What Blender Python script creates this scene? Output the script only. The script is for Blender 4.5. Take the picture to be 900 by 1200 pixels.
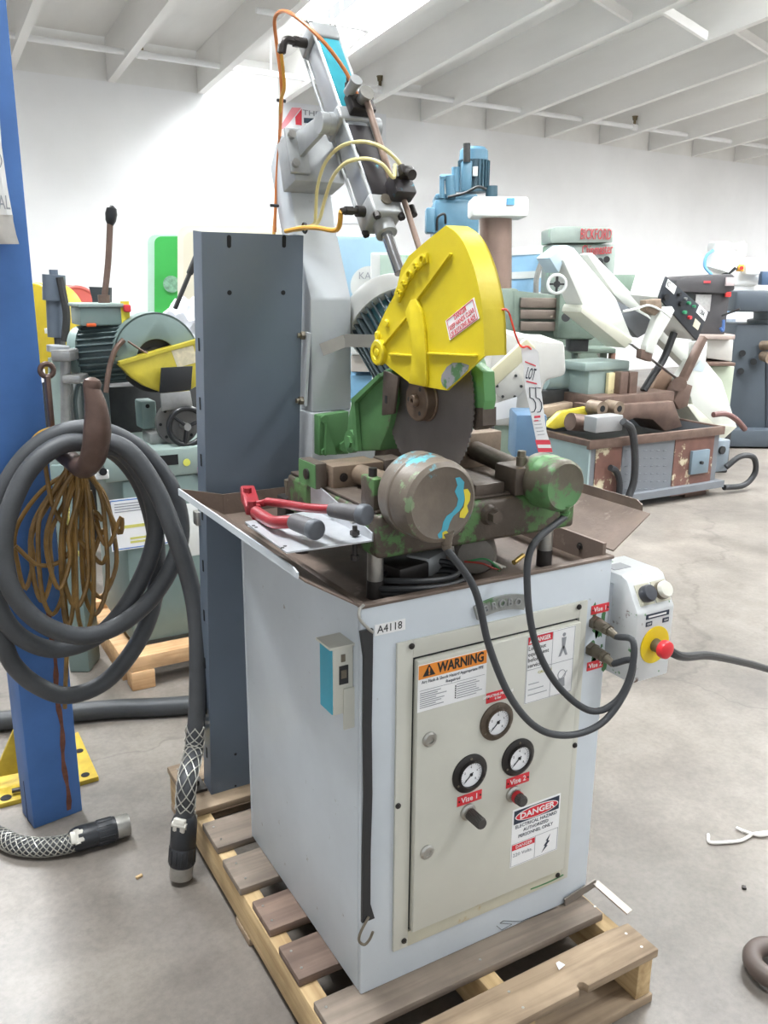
import bpy, bmesh, math, random
from mathutils import Vector, Matrix
rnd = random.Random(7)
for o in list(bpy.data.objects): bpy.data.objects.remove(o, do_unlink=True)
scene = bpy.context.scene
COL = scene.collection

# ------------------------------------------------------------------ camera
YAW, PITCH, ROLL, FPX = math.radians(30.1465), math.radians(15.01), math.radians(0.5115), 1005.39
CAM = Vector((-0.6752, -1.2392, 1.5224))
FW = Vector((math.sin(YAW)*math.cos(PITCH), math.cos(YAW)*math.cos(PITCH), -math.sin(PITCH)))
_r = Vector((math.cos(YAW), -math.sin(YAW), 0)); _u = _r.cross(FW)
RT = _r*math.cos(ROLL) + _u*math.sin(ROLL)
UP = _u*math.cos(ROLL) - _r*math.sin(ROLL)
cd = bpy.data.cameras.new('camera'); cam = bpy.data.objects.new('camera', cd); COL.objects.link(cam)
cd.sensor_fit = 'VERTICAL'; cd.sensor_height = 36; cd.sensor_width = 27; cd.lens = FPX*36/1200
cd.clip_start = 0.05; cd.clip_end = 200
cam.matrix_world = Matrix(((RT.x, UP.x, -FW.x, CAM.x), (RT.y, UP.y, -FW.y, CAM.y), (RT.z, UP.z, -FW.z, CAM.z), (0, 0, 0, 1)))
scene.camera = cam

# ------------------------------------------------------------------ light
world = bpy.data.worlds.new('daylight'); scene.world = world; world.use_nodes = True
bg = world.node_tree.nodes['Background']; bg.inputs[0].default_value = (0.91, 0.96, 1.0, 1); bg.inputs[1].default_value = 0.8
def area_light(name, loc, size, power, color=(1, 1, 1), rot=(0, 0, 0), size_y=None):
    l = bpy.data.lights.new(name, 'AREA'); l.energy = power; l.color = color
    l.size = size
    if size_y: l.shape = 'RECTANGLE'; l.size_y = size_y
    o = bpy.data.objects.new(name, l); COL.objects.link(o); o.location = loc; o.rotation_euler = rot
    return o
# light for the one seen skylight and the unseen ones added in the roof (their panels are built with the ceiling)
SKY_POWER = 270
scene.view_settings.view_transform = 'Standard'; scene.view_settings.look = 'None'
scene.view_settings.exposure = 0.38; scene.view_settings.gamma = 1.0
scene.view_settings.use_curve_mapping = False

# ------------------------------------------------------------------ measuring helpers (survey of the photograph)
def at(px, py, ax, v):
    d = FW + RT*((px-450)/FPX) + UP*((600-py)/FPX)
    i = 'xyz'.index(ax); return CAM + d*((v-CAM[i])/d[i])
FH = Vector((math.sin(YAW), math.cos(YAW), 0)); RH = Vector((math.cos(YAW), -math.sin(YAW), 0))
def onplane(px, py, p0, n):
    d = FW + RT*((px-450)/FPX) + UP*((600-py)/FPX)
    return CAM + d*((Vector(p0)-CAM).dot(n)/d.dot(n))

# ------------------------------------------------------------------ materials
def lin(c): return tuple((x/255/12.92 if x/255 <= 0.04045 else ((x/255+0.055)/1.055)**2.4) for x in c)
MATS = {}
def mat(name, rgb, rough=0.5, metal=0.0, var=0.12, scale=6.0, bump=0.0, bscale=80.0, chip=None, camt=0.35, cscale=14.0,
        chip2=None, c2amt=0.4, emit=None, estr=1.0, spec=0.5, alpha=None, trans=None, coat=0.0, stretch=None):
    if name in MATS: return MATS[name]
    m = bpy.data.materials.new(name); m.use_nodes = True; nt = m.node_tree; N = nt.nodes; L = nt.links
    b = N['Principled BSDF']; c = lin(rgb) + (1,)
    b.inputs['Roughness'].default_value = rough; b.inputs['Metallic'].default_value = metal
    b.inputs['Specular IOR Level'].default_value = spec
    if coat: b.inputs['Coat Weight'].default_value = coat
    tc = N.new('ShaderNodeTexCoord'); vec = tc.outputs['Object']
    if stretch:
        mp = N.new('ShaderNodeMapping'); mp.inputs['Scale'].default_value = stretch; L.new(vec, mp.inputs[0]); vec = mp.outputs[0]
    def noise(s, det=5, rough_=0.6, off=0):
        n = N.new('ShaderNodeTexNoise'); n.inputs['Scale'].default_value = s; n.inputs['Detail'].default_value = det
        n.inputs['Roughness'].default_value = rough_
        if off:
            a = N.new('ShaderNodeVectorMath'); a.inputs[1].default_value = (off, off*1.7, off*.6); L.new(vec, a.inputs[0]); L.new(a.outputs[0], n.inputs['Vector'])
        else: L.new(vec, n.inputs['Vector'])
        return n.outputs['Fac']
    def mix(fac, a, bb, mode='MIX'):
        x = N.new('ShaderNodeMix'); x.data_type = 'RGBA'; x.blend_type = mode
        for s, v in ((x.inputs[0], fac), (x.inputs[6], a), (x.inputs[7], bb)):
            if hasattr(v, 'is_linked'): L.new(v, s)
            else: s.default_value = v
        return x.outputs[2]
    def ramp(fac, a, bb):
        r = N.new('ShaderNodeMapRange'); r.inputs[1].default_value = a; r.inputs[2].default_value = bb; L.new(fac, r.inputs[0]); return r.outputs[0]
    cur = c
    if var:
        dark = tuple(x*(1-var*1.6) for x in c[:3]) + (1,); light = tuple(min(1, x*(1+var)) for x in c[:3]) + (1,)
        cur = mix(ramp(noise(scale), 0.3, 0.7), dark, light)
    if chip:
        f = ramp(noise(cscale, 7, 0.65, 3.1), 1-camt-0.03+0.0, 1-camt+0.02)
        cur = mix(f, cur, lin(chip)+(1,))
    if chip2:
        f = ramp(noise(cscale*1.6, 6, 0.6, 9.3), 1-c2amt-0.02, 1-c2amt+0.02)
        cur = mix(f, cur, lin(chip2)+(1,))
    if hasattr(cur, 'is_linked'): L.new(cur, b.inputs['Base Color'])
    else: b.inputs['Base Color'].default_value = cur
    if bump:
        bn = N.new('ShaderNodeBump'); bn.inputs['Strength'].default_value = bump; bn.inputs['Distance'].default_value = 0.004
        L.new(noise(bscale, 4, 0.6, 5.5), bn.inputs['Height']); L.new(bn.outputs[0], b.inputs['Normal'])
    if emit: b.inputs['Emission Color'].default_value = lin(emit)+(1,); b.inputs['Emission Strength'].default_value = estr
    if trans: b.inputs['Transmission Weight'].default_value = trans
    if alpha is not None: b.inputs['Alpha'].default_value = alpha
    MATS[name] = m; return m

# ------------------------------------------------------------------ objects
ORG = {}
def thing(name, loc, label, cat, group=None, kind=None):
    o = bpy.data.objects.new(name, None); COL.objects.link(o); o.location = loc; o.empty_display_size = 0.05
    o['label'] = label; o['category'] = cat
    if group: o['group'] = group
    ORG[o.name] = Vector(loc); return o
def tag(o, label, cat, group=None):
    o['label'] = label; o['category'] = cat
    if group: o['group'] = group
    return o
def V(*a): return Vector(a[0] if len(a) == 1 else a)
class MB:
    """collects shapes in world coordinates and links them as one mesh object"""
    def __init__(s): s.bm = bmesh.new()
    def _take(s, b2):
        me = bpy.data.meshes.new('t'); b2.to_mesh(me); b2.free(); s.bm.from_mesh(me); bpy.data.meshes.remove(me); return s
    def box(s, c, size, bev=0.0, rot=None, seg=2):
        b = bmesh.new(); bmesh.ops.create_cube(b, size=1)
        bmesh.ops.scale(b, vec=Vector(size), verts=b.verts)
        if bev: bmesh.ops.bevel(b, geom=b.edges[:], offset=min(bev, min(size)*0.45), segments=seg, affect='EDGES', profile=0.5)
        M = Matrix.Translation(Vector(c))
        if rot is not None: M = M @ (rot.to_4x4() if isinstance(rot, Matrix) else Matrix.Rotation(rot, 4, 'Z'))
        bmesh.ops.transform(b, matrix=M, verts=b.verts); return s._take(b)
    def b2(s, p, q, bev=0.0, seg=2):
        p = Vector(p); q = Vector(q); d = q-p
        return s.box((p+q)/2, (abs(d.x), abs(d.y), abs(d.z)), bev, None, seg)
    def bar(s, p, q, w, h, up=(0, 0, 1), bev=0.0):
        p = Vector(p); q = Vector(q); x = (q-p); ln = x.length; x.normalize(); y = Vector(up).cross(x)
        if y.length < 1e-4: y = Vector((0, 1, 0)).cross(x)
        y.normalize(); z = x.cross(y)
        R = Matrix((x, y, z)).transposed(); return s.box((p+q)/2, (ln, w, h), bev, R)
    def cyl(s, p, q, r, r2=None, n=24, bev=0.0):
        p = Vector(p); q = Vector(q); d = q-p; ln = d.length; b = bmesh.new()
        bmesh.ops.create_cone(b, cap_ends=True, segments=n, radius1=r, radius2=r if r2 is None else r2, depth=ln)
        if bev:
            ed = [e for e in b.edges if abs(e.verts[0].co.z-e.verts[1].co.z) < 1e-6]
            bmesh.ops.bevel(b, geom=ed, offset=min(bev, ln*.45), segments=3, affect='EDGES', profile=0.5)
        R = Vector((0, 0, 1)).rotation_difference(d.normalized()).to_matrix().to_4x4()
        bmesh.ops.transform(b, matrix=Matrix.Translation((p+q)/2) @ R, verts=b.verts); return s._take(b)
    def hexa(s, p, q, r): return s.cyl(p, q, r, n=6)
    def lathe(s, p, ax, prof, n=32, cap=True):
        """prof: (radius, distance along axis)"""
        p = Vector(p); ax = Vector(ax).normalized(); a = ax.orthogonal().normalized(); c = ax.cross(a)
        b = bmesh.new(); rings = []
        for r, t in prof:
            rings.append([b.verts.new(p+ax*t+(a*math.cos(2*math.pi*k/n)+c*math.sin(2*math.pi*k/n))*max(r, 1e-4)) for k in range(n)])
        for i in range(len(rings)-1):
            for k in range(n): b.faces.new((rings[i][k], rings[i][(k+1) % n], rings[i+1][(k+1) % n], rings[i+1][k]))
        if cap: b.faces.new(rings[0][::-1]); b.faces.new(rings[-1])
        bmesh.ops.recalc_face_normals(b, faces=b.faces); return s._take(b)
    def tube(s, pts, r, n=10, steps=8, closed=False, radii=None):
        P = spline(pts, steps, closed) if steps else [Vector(p) for p in pts]
        b = bmesh.new(); rings = []; m = len(P)
        t0 = (P[1]-P[0]).normalized(); nn = t0.orthogonal().normalized()
        for i in range(m):
            if closed: t = (P[(i+1) % m]-P[i-1]).normalized()
            else: t = (P[min(i+1, m-1)]-P[max(i-1, 0)]).normalized()
            nn = (nn-t*nn.dot(t)); nn.normalize(); c = t.cross(nn)
            rr = r if radii is None else radii[min(int(i*len(radii)/m), len(radii)-1)]
            rings.append([b.verts.new(P[i]+(nn*math.cos(2*math.pi*k/n)+c*math.sin(2*math.pi*k/n))*rr) for k in range(n)])
        for i in range(m if closed else m-1):
            A = rings[i]; B = rings[(i+1) % m]
            for k in range(n): b.faces.new((A[k], A[(k+1) % n], B[(k+1) % n], B[k]))
        if not closed: b.faces.new(rings[0][::-1]); b.faces.new(rings[-1])
        bmesh.ops.recalc_face_normals(b, faces=b.faces); return s._take(b)
    def prism(s, poly, ext, bev=0.0, seg=2):
        """planar polygon (list of 3D points) extruded by vector ext"""
        b = bmesh.new(); poly = [Vector(p) for p in poly]; ext = Vector(ext)
        A = [b.verts.new(p) for p in poly]; B = [b.verts.new(p+ext) for p in poly]; n = len(poly)
        b.faces.new(A); b.faces.new(B[::-1])
        for i in range(n): b.faces.new((A[i], B[i], B[(i+1) % n], A[(i+1) % n]))
        bmesh.ops.recalc_face_normals(b, faces=b.faces)
        if bev: bmesh.ops.bevel(b, geom=b.edges[:], offset=bev, segments=seg, affect='EDGES', profile=0.5, clamp_overlap=True)
        return s._take(b)
    def loft(s, rings, cap=True):
        b = bmesh.new(); R = [[b.verts.new(Vector(p)) for p in r] for r in rings]; n = len(R[0])
        for i in range(len(R)-1):
            for k in range(n): b.faces.new((R[i][k], R[i][(k+1) % n], R[i+1][(k+1) % n], R[i+1][k]))
        if cap: b.faces.new(R[0][::-1]); b.faces.new(R[-1])
        bmesh.ops.recalc_face_normals(b, faces=b.faces); return s._take(b)
    def sheet(s, pts, ext): return s.prism(pts, ext)
    def torus(s, c, ax, R, r, n=32, m=8):
        ax = Vector(ax).normalized(); a = ax.orthogonal().normalized(); d = ax.cross(a); c = Vector(c)
        return s.tube([c+(a*math.cos(2*math.pi*k/n)+d*math.sin(2*math.pi*k/n))*R for k in range(n)], r, m, 0, True)
    def text(s, txt, size, p, xd=(1, 0, 0), up=(0, 0, 1), depth=0.0006, align='CENTER', bold=0.0, fit=None):
        cu = bpy.data.curves.new('txt', 'FONT'); cu.body = txt; cu.size = size; cu.align_x = align; cu.align_y = 'CENTER'; cu.extrude = depth
        cu.resolution_u = 2; cu.offset = bold
        ob = bpy.data.objects.new('txt', cu); me = bpy.data.meshes.new_from_object(ob)
        if fit:
            xs = [v.co.x for v in me.vertices]; k = fit/max(1e-6, max(xs)-min(xs))
            for v in me.vertices: v.co.x *= k
        x = Vector(xd).normalized(); y = Vector(up); y = (y-x*y.dot(x)).normalized(); z = x.cross(y)
        me.transform(Matrix.Translation(Vector(p)) @ Matrix((x, y, z)).transposed().to_4x4())
        s.bm.from_mesh(me); bpy.data.meshes.remove(me); bpy.data.objects.remove(ob); bpy.data.curves.remove(cu); return s
    def build(s, name, m, parent=None, smooth=35, label=None, kind=None):
        me = bpy.data.meshes.new(name)
        org = ORG[parent.name] if parent else None
        if org is None:
            if len(s.bm.verts):
                xs = [v.co for v in s.bm.verts]; org = Vector((sum(v.x for v in xs)/len(xs), sum(v.y for v in xs)/len(xs), min(v.z for v in xs)))
            else: org = Vector()
        bmesh.ops.translate(s.bm, vec=-org, verts=s.bm.verts); s.bm.to_mesh(me); s.bm.free()
        if smooth:
            me.polygons.foreach_set('use_smooth', [True]*len(me.polygons)); me.set_sharp_from_angle(angle=math.radians(smooth))
        o = bpy.data.objects.new(name, me); COL.objects.link(o); me.materials.append(m)
        if parent: o.parent = parent
        else: o.location = org
        ORG[o.name] = org.copy()
        if label: o['label'] = label
        if kind: o['kind'] = kind
        return o
def spline(pts, steps=8, closed=False):
    P = [Vector(p) for p in pts]; n = len(P); out = []
    if n == 2: return [P[0].lerp(P[1], i/steps) for i in range(steps+1)]
    rng = range(n if closed else n-1)
    for i in rng:
        if closed: a, b, c, d = P[i-1], P[i], P[(i+1) % n], P[(i+2) % n]
        else: a = P[i-1] if i else P[0]*2-P[1]; b = P[i]; c = P[i+1]; d = P[i+2] if i+2 < n else P[-1]*2-P[-2]
        for k in range(steps):
            t = k/steps; out.append(0.5*((2*b)+(c-a)*t+(2*a-5*b+4*c-d)*t*t+(3*b-a-3*c+d)*t**3))
    if not closed: out.append(P[-1])
    return out
def circle(c, ax, r, n=24, a0=0, a1=2*math.pi, full=True):
    ax = Vector(ax).normalized(); a = ax.orthogonal().normalized(); d = ax.cross(a); c = Vector(c)
    return [c+(a*math.cos(a0+(a1-a0)*k/n)+d*math.sin(a0+(a1-a0)*k/n))*r for k in range(n)]
# ================================================================== the building
_a = math.radians(2.6); E1 = Vector((math.cos(_a), math.sin(_a), 0)); E2 = Vector((-math.sin(_a), math.cos(_a), 0)); RO = Vector((0, 9.78, 0))
E2P = (E2 + E1*0.05)
def rm(u, v, z): return RO + E1*u - E2P*v + Vector((0, 0, z))
def zb(v): return 3.75+0.09*v          # underside of the purlins
def zd(v): return 4.21+0.09*v          # roof deck
white_wall = mat('white_wall_paint', (243, 243, 243), 0.7, var=0.025, scale=1.2, bump=0.05, bscale=40)
white_wood = mat('white_painted_wood', (238, 237, 234), 0.6, var=0.04, scale=2.0, bump=0.08, bscale=30, stretch=(1, .2, 1))
white_pipe = mat('white_pipe_paint', (244, 244, 244), 0.35, var=0.02)

# concrete floor
def concrete():
    m = bpy.data.materials.new('polished_concrete'); m.use_nodes = True; nt = m.node_tree; N = nt.nodes; L = nt.links; b = N['Principled BSDF']
    tc = N.new('ShaderNodeTexCoord')
    def noise(s, d, r=0.6):
        n = N.new('ShaderNodeTexNoise'); n.inputs['Scale'].default_value = s; n.inputs['Detail'].default_value = d; n.inputs['Roughness'].default_value = r
        L.new(tc.outputs['Object'], n.inputs['Vector']); return n
    def rp(sock, stops):
        r = N.new('ShaderNodeValToRGB'); L.new(sock, r.inputs[0]); e = r.color_ramp.elements
        for i, (p, c) in enumerate(stops):
            el = e[i] if i < 2 else e.new(p)
            el.position = p; el.color = lin(c)+(1,)
        return r.outputs[0]
    def mul(a, bb, f=1.0):
        x = N.new('ShaderNodeMix'); x.data_type = 'RGBA'; x.blend_type = 'MULTIPLY'; x.inputs[0].default_value = f
        L.new(a, x.inputs[6]); L.new(bb, x.inputs[7]); return x.outputs[2]
    big = rp(noise(0.9, 6, .62).outputs['Fac'], [(0.28, (106, 100, 94)), (0.72, (152, 144, 135))])
    mid = rp(noise(5.5, 8, .7).outputs['Fac'], [(0.3, (214, 212, 210)), (0.62, (255, 255, 255))])
    fine = rp(noise(60, 6, .7).outputs['Fac'], [(0.3, (222, 222, 222)), (0.6, (255, 255, 255))])
    c = mul(mul(big, mid, .8), fine, .7)
    # dark drips and blotches
    bl = rp(noise(2.3, 9, .75).outputs['Fac'], [(0.30, (150, 146, 142)), (0.40, (255, 255, 255))])
    c = mul(c, bl, .55)
    # hairline cracks, distorted cells
    nz = noise(1.4, 5); mx = N.new('ShaderNodeVectorMath'); mx.operation = 'MULTIPLY_ADD'; mx.inputs[1].default_value = (0.9, 0.9, 0)
    L.new(nz.outputs['Color'], mx.inputs[0]); L.new(tc.outputs['Object'], mx.inputs[2])
    vo = N.new('ShaderNodeTexVoronoi'); vo.feature = 'DISTANCE_TO_EDGE'; vo.inputs['Scale'].default_value = 0.31; L.new(mx.outputs[0], vo.inputs['Vector'])
    ck = rp(vo.outputs['Distance'], [(0.0, (112, 106, 100)), (0.004, (255, 255, 255))])
    c = mul(c, ck, .30)
    L.new(c, b.inputs['Base Color'])
    rr = N.new('ShaderNodeMapRange'); rr.inputs[3].default_value = 0.26; rr.inputs[4].default_value = 0.52; L.new(noise(3, 6).outputs['Fac'], rr.inputs[0]); L.new(rr.outputs[0], b.inputs['Roughness'])
    bp = N.new('ShaderNodeBump'); bp.inputs['Strength'].default_value = 0.12; bp.inputs['Distance'].default_value = 0.003
    L.new(noise(35, 6).outputs['Fac'], bp.inputs['Height']); L.new(bp.outputs[0], b.inputs['Normal'])
    return m
mb = MB(); mb.b2((-9, -9, -0.12), (24, 16, 0)); floor = mb.build('floor', concrete(), smooth=0, kind='structure')
floor['label'] = 'stained grey polished concrete warehouse floor'
def wall(name, u0, v0, u1, v1, h, th=0.2):
    a = rm(u0, v0, 0); b = rm(u1, v1, 0); n = Vector((0, 0, 1)).cross((b-a).normalized())
    mb = MB(); mb.prism([a, b, b+n*th, a+n*th], (0, 0, h)); o = mb.build(name, white_wall, smooth=0, kind='structure'); return o
wall('wall_back', -9, 0, 22, 0, 3.75)
mb = MB(); a = rm(-9, -0.01, 3.75); b = rm(22, -0.01, 3.75); mb.prism([a, b, b+E2*.19, a+E2*.19], (0, 0, .62)); mb.build('trim_1', white_wood, smooth=0, kind='structure')
wl = MB(); a = rm(-8.5, 0, 0); b = rm(-8.5, 5.5, 0); wl.prism([a, b, b-E1*.2, a-E1*.2], (0, 0, 5.6)); wl.build('wall_left', white_wall, smooth=0, kind='structure')
wl = MB(); a = rm(21, 0, 0); b = rm(21, 18, 0); wl.prism([a, b, b+E1*.2, a+E1*.2], (0, 0, 6)); wl.build('wall_right', white_wall, smooth=0, kind='structure')

# ceiling: deck panels, deep purlins, bridging, one seen skylight and added ones
ceil = thing('ceiling', rm(4, 6, 5), 'white painted timber roof with deep purlins', 'ceiling'); ceil['kind'] = 'structure'; del ceil['category']
PU = [-8.6, -7.4, -6.2, -5.0, -3.8, -2.5, -1.35, -0.2, 0.9, 2.0, 3.1, 4.2, 5.3, 6.45, 7.65, 8.85, 10.05, 11.25, 12.4, 13.6, 14.8, 16, 17.2, 18.4, 19.6, 20.8]
VMAX = 15.5
SKY_FILL_BAYS = [(10, 1.45, 3.7), (13, 6.2, 8.6), (10, 6.2, 8.6), (16, 6.2, 8.6), (19, 6.2, 8.6), (22, 6.2, 8.6), (6, 3.0, 5.4), (6, 7.5, 9.9), (10, 11, 13.4), (15, 11, 13.4), (20, 11, 13.4), (18, 9.2, 11.6), (13, 9.2, 11.6), (17, 4.8, 6.0), (20, 4.6, 6.0), (15, 4.9, 6.0)]   # bay, from, to; first is seen, the rest unseen and added for light
sky_glow = mat('skylight_and_fill_diffuser', (250, 252, 255), 0.4, var=0, emit=(240, 248, 255), estr=7.0)
for i, u in enumerate(PU):
    mb = MB(); a, b = rm(u, 0, zb(0)), rm(u, VMAX, zb(VMAX)); mb.prism([a, b, b+V(0, 0, .46), a+V(0, 0, .46)], E1*0.09); mb.build('purlin', white_wood, ceil, 0)
for i in range(len(PU)-1):
    u0, u1 = PU[i]+.09, PU[i+1]
    cuts = sorted([(a, b) for (k, a, b) in SKY_FILL_BAYS if k == i]); v = 0.03; segs = []
    for a, b in cuts: segs.append((v, a)); v = b
    segs.append((v, VMAX))
    for a, b in segs:
        mb = MB(); mb.prism([rm(u0-.05, a, zd(a)), rm(u1+.05, a, zd(a)), rm(u1+.05, b, zd(b)), rm(u0-.05, b, zd(b))], (0, 0, .04)); mb.build('deck_panel', white_wood, ceil, 0)
    for a, b in cuts:
        mb = MB(); mb.prism([rm(u0, a, zd(a)+.16), rm(u1, a, zd(a)+.16), rm(u1, b, zd(b)+.16), rm(u0, b, zd(b)+.16)], (0, 0, .02)); mb.build('skylight_and_fill_panel', sky_glow, ceil, 0)
        mb = MB()
        for (p, q) in ((rm(u0, a, zd(a)), rm(u1, a, zd(a))), (rm(u0, b, zd(b)), rm(u1, b, zd(b)))): mb.prism([p, q, q+V(0, 0, .2), p+V(0, 0, .2)], E2*.02)
        mb.build('skylight_and_fill_curb', white_wood, ceil, 0)
        c = rm((u0+u1)/2, (a+b)/2, zd((a+b)/2)+.12)
        al = area_light('skylight_and_fill_lamp', c, .95, SKY_POWER, (0.95, 0.98, 1.0), (0, 0, _a), size_y=2.2)
for i in range(9, 22):           # diagonal bridging between the purlins
    u0, u1 = PU[i]+.09, PU[i+1]
    mb = MB(); mb.bar(rm(u1, 4.05, zb(4.05)+.05), rm(u0, 3.9, zb(3.9)+.40), .045, .09); mb.build('bridging_strut', white_wood, ceil, 0)
# gangnail roof blocks near the eaves purlins
sp = thing('sprinkler_pipe', rm(6, .85, 3.9), 'white sprinkler pipe running below the purlins along the wall', 'pipe')
mb = MB(); mb.cyl(rm(-6, .82, 3.9), rm(20, .82, 3.9), .032, n=16); mb.build('pipe_run', white_pipe, sp)
brass = mat('dull_brass', (120, 108, 84), 0.45, 0.6)
for u in (2.2, 5.28, 10.0, 14.2):
    mb = MB(); p = rm(u, .82, 3.9); mb.cyl(p-E1*.06, p+E1*.06, .045, n=14); mb.build('pipe_tee', white_pipe, sp)
    mb = MB(); mb.cyl(p+V(0, 0, .04), p+V(0, 0, .1), .02); mb.cyl(p+V(0, 0, .1), p+V(0, 0, .15), .032, .04); mb.cyl(p+V(0, 0, .15), p+V(0, 0, .16), .045); mb.build('sprinkler_head', brass, sp)
for u in (3.75, 3.85):
    mb = MB(); mb.cyl(rm(u, .82, 3.9), rm(u, .82, 4.25), .008, n=8); mb.build('hanger_rod', white_pipe, sp)
# branch pipe under the skylight
bp = thing('branch_pipe', rm(4, 2.3, 4.1), 'white branch pipe with elbow hanging below the bright skylight', 'pipe')
z_ = 4.02
mb = MB(); mb.tube([at(300, 12, 'z', z_), at(360, 22, 'z', z_), at(425, 33, 'z', z_), at(429, 37, 'z', z_), at(405, 56, 'z', z_), at(380, 78, 'z', z_)], .028, 12, 4); mb.build('pipe_run', white_pipe, bp)
mb = MB(); mb.torus(at(428, 34, 'z', z_), (0, 0, 1), .02, .03); mb.build('elbow', white_pipe, bp)
for x in (389, 400):
    p = at(x, 28, 'z', z_); mb = MB(); mb.cyl(p, p+V(0, 0, .42), .01, n=8); mb.build('hanger_rod', white_pipe, bp)
# banner on the back wall, mostly hidden behind the saw
wn = -E2
def wp(px, py, off=0.0): return onplane(px, py, RO+wn*off, E2)
sign_white = mat('banner_vinyl', (236, 237, 240), 0.5, var=0.02); sign_red = mat('banner_red', (226, 62, 78), 0.5, var=.05); sign_pink = mat('banner_pale_red', (238, 150, 158), 0.5, var=.05)
sign_dark = mat('banner_navy', (44, 62, 78), 0.5, var=.05); sign_grey = mat('banner_grey', (150, 152, 156), .5, var=.05)
bn = thing('wall_banner', wp(370, 160), 'white banner with red letter A hung on back wall', 'banner')
mb = MB(); mb.prism([wp(326, 118, .01), wp(452, 134, .01), wp(452, 262, .01), wp(326, 262, .01)], wn*.01); mb.build('banner_sheet', sign_white, bn, 0)
mb = MB(); mb.prism([wp(342, 126, .022), wp(353, 126.5, .022), wp(334, 150, .022), wp(325, 154, .022)], wn*.004); mb.build('letter_stroke', sign_pink, bn, 0)
mb = MB(); mb.prism([wp(346, 137, .022), wp(353.5, 127.5, .022), wp(353.5, 147, .022), wp(346.5, 146, .022)], wn*.004); mb.build('letter_stroke', sign_red, bn, 0)
mb = MB(); mb.prism([wp(356, 138, .022), wp(371, 139, .022), wp(371, 145, .022), wp(366, 144.7, .022), wp(366, 166, .022), wp(360.5, 166, .022), wp(360.5, 144.3, .022), wp(356, 144, .022)], wn*.004); mb.build('letter_stroke', sign_dark, bn, 0)
mb = MB(); mb.text('THE E', .09, wp(369, 133.5, .024), E1, (0, 0, 1), .002, fit=.36); mb.build('lettering', sign_grey, bn, 0)
for k in range(5): mb = MB(); mb.prism([wp(328+k*1.2, 200+k*9, .022), wp(340+k*1.2, 200+k*9, .022), wp(340+k*1.2, 204+k*9, .022), wp(328+k*1.2, 204+k*9, .022)], wn*.003); mb.build('printed_line', sign_dark, bn, 0)
for k in range(5): mb = MB(); mb.prism([wp(381, 204+k*13, .022), wp(388, 205+k*13, .022), wp(388, 210+k*13, .022), wp(381, 209+k*13, .022)], wn*.003); mb.build('printed_line', sign_dark, bn, 0)
# fluorescent fitting far along the roof
fl = thing('ceiling_light', at(888, 188, 'z', 3.86), 'small bright strip light between far purlins', 'light')
mb = MB(); p = at(888, 188, 'z', 3.86); mb.box(p, (1.1, .2, .06), .01, _a); mb.build('light_housing', white_pipe, fl)
mb = MB(); mb.box(p-V(0, 0, .045), (1.05, .16, .03), .01, _a); mb.build('light_tube', mat('tube_glow', (255, 255, 255), .4, var=0, emit=(255, 255, 255), estr=4), fl)
# ================================================================== palette of the saw
cab_paint = mat('pale_blue_grey_paint', (205, 212, 218), 0.42, var=0.05, scale=4, chip=(150, 146, 140), camt=0.30, cscale=34)
panel_paint = mat('cream_grey_panel', (206, 205, 194), 0.45, var=0.03, scale=5)
panel_rust = mat('cream_panel_rusty_edge', (200, 196, 176), 0.5, var=0.06, scale=7, chip=(176, 150, 92), camt=0.40, cscale=7)
tray_brown = mat('oily_brown_tray', (120, 105, 95), 0.5, 0.25, var=0.18, scale=8, chip=(136, 124, 114), camt=0.36, cscale=18, bump=.15)
cast_mix = mat('worn_green_casting', (86, 76, 67), 0.5, 0.2, var=0.2, scale=14, chip=(86, 122, 74), camt=0.455, cscale=13, bump=.25)
oily = mat('oily_brown_steel', (98, 87, 78), 0.48, 0.35, var=0.2, scale=16, bump=.2)
jaw_steel = mat('stained_jaw_steel', (134, 117, 100), 0.5, 0.3, var=0.18, scale=22, bump=.15)
green_paint = mat('machine_green_paint', (84, 128, 80), 0.5, var=0.12, scale=10, chip=(92, 84, 76), camt=0.3, cscale=20)
green_bright = mat('bright_green_paint', (92, 148, 88), 0.45, var=0.1, scale=9, chip=(112, 176, 200), camt=0.36, cscale=9)
drum_paint = mat('worn_drum_paint', (112, 102, 91), 0.45, 0.15, var=0.14, scale=16, chip=(84, 172, 188), camt=0.37, cscale=11, chip2=(126, 146, 112), c2amt=.36, bump=.12)
drum_green = mat('worn_green_drum_paint', (104, 98, 84), 0.45, 0.1, var=0.15, scale=16, chip=(92, 136, 86), camt=0.50, cscale=12, chip2=(88, 170, 184), c2amt=.30, bump=.12)
yellow = mat('guard_yellow', (214, 193, 32), 0.42, var=0.05, scale=9, bump=.06, bscale=120)
yellow_chip = mat('guard_scraped_patch', (74, 112, 70), 0.5, var=.1, chip=(136, 134, 136), camt=.5, cscale=30)
col_grey = mat('light_grey_column_paint', (190, 194, 197), 0.42, var=0.05, scale=6, chip=(122, 116, 108), camt=0.24, cscale=16)
cast_grey = mat('grey_cast_alloy', (168, 170, 170), 0.42, 0.35, var=0.08, scale=20)
alu = mat('anodised_aluminium', (176, 180, 184), 0.35, 0.55, var=0.05)
teal = mat('cylinder_teal', (52, 150, 164), 0.35, var=0.14, scale=12)
black_worn = mat('worn_black_paint', (52, 48, 50), 0.45, var=0.2, scale=14, chip=(64, 158, 176), camt=0.34, cscale=16)
dark_metal = mat('dark_oily_metal', (62, 58, 56), 0.42, 0.5, var=0.2, scale=20)
zinc = mat('zinc_plated_steel', (182, 180, 174), 0.3, 0.8, var=0.12, scale=30)
chrome = mat('chromed_rod', (196, 198, 204), 0.14, 1.0, var=0.02)
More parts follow.
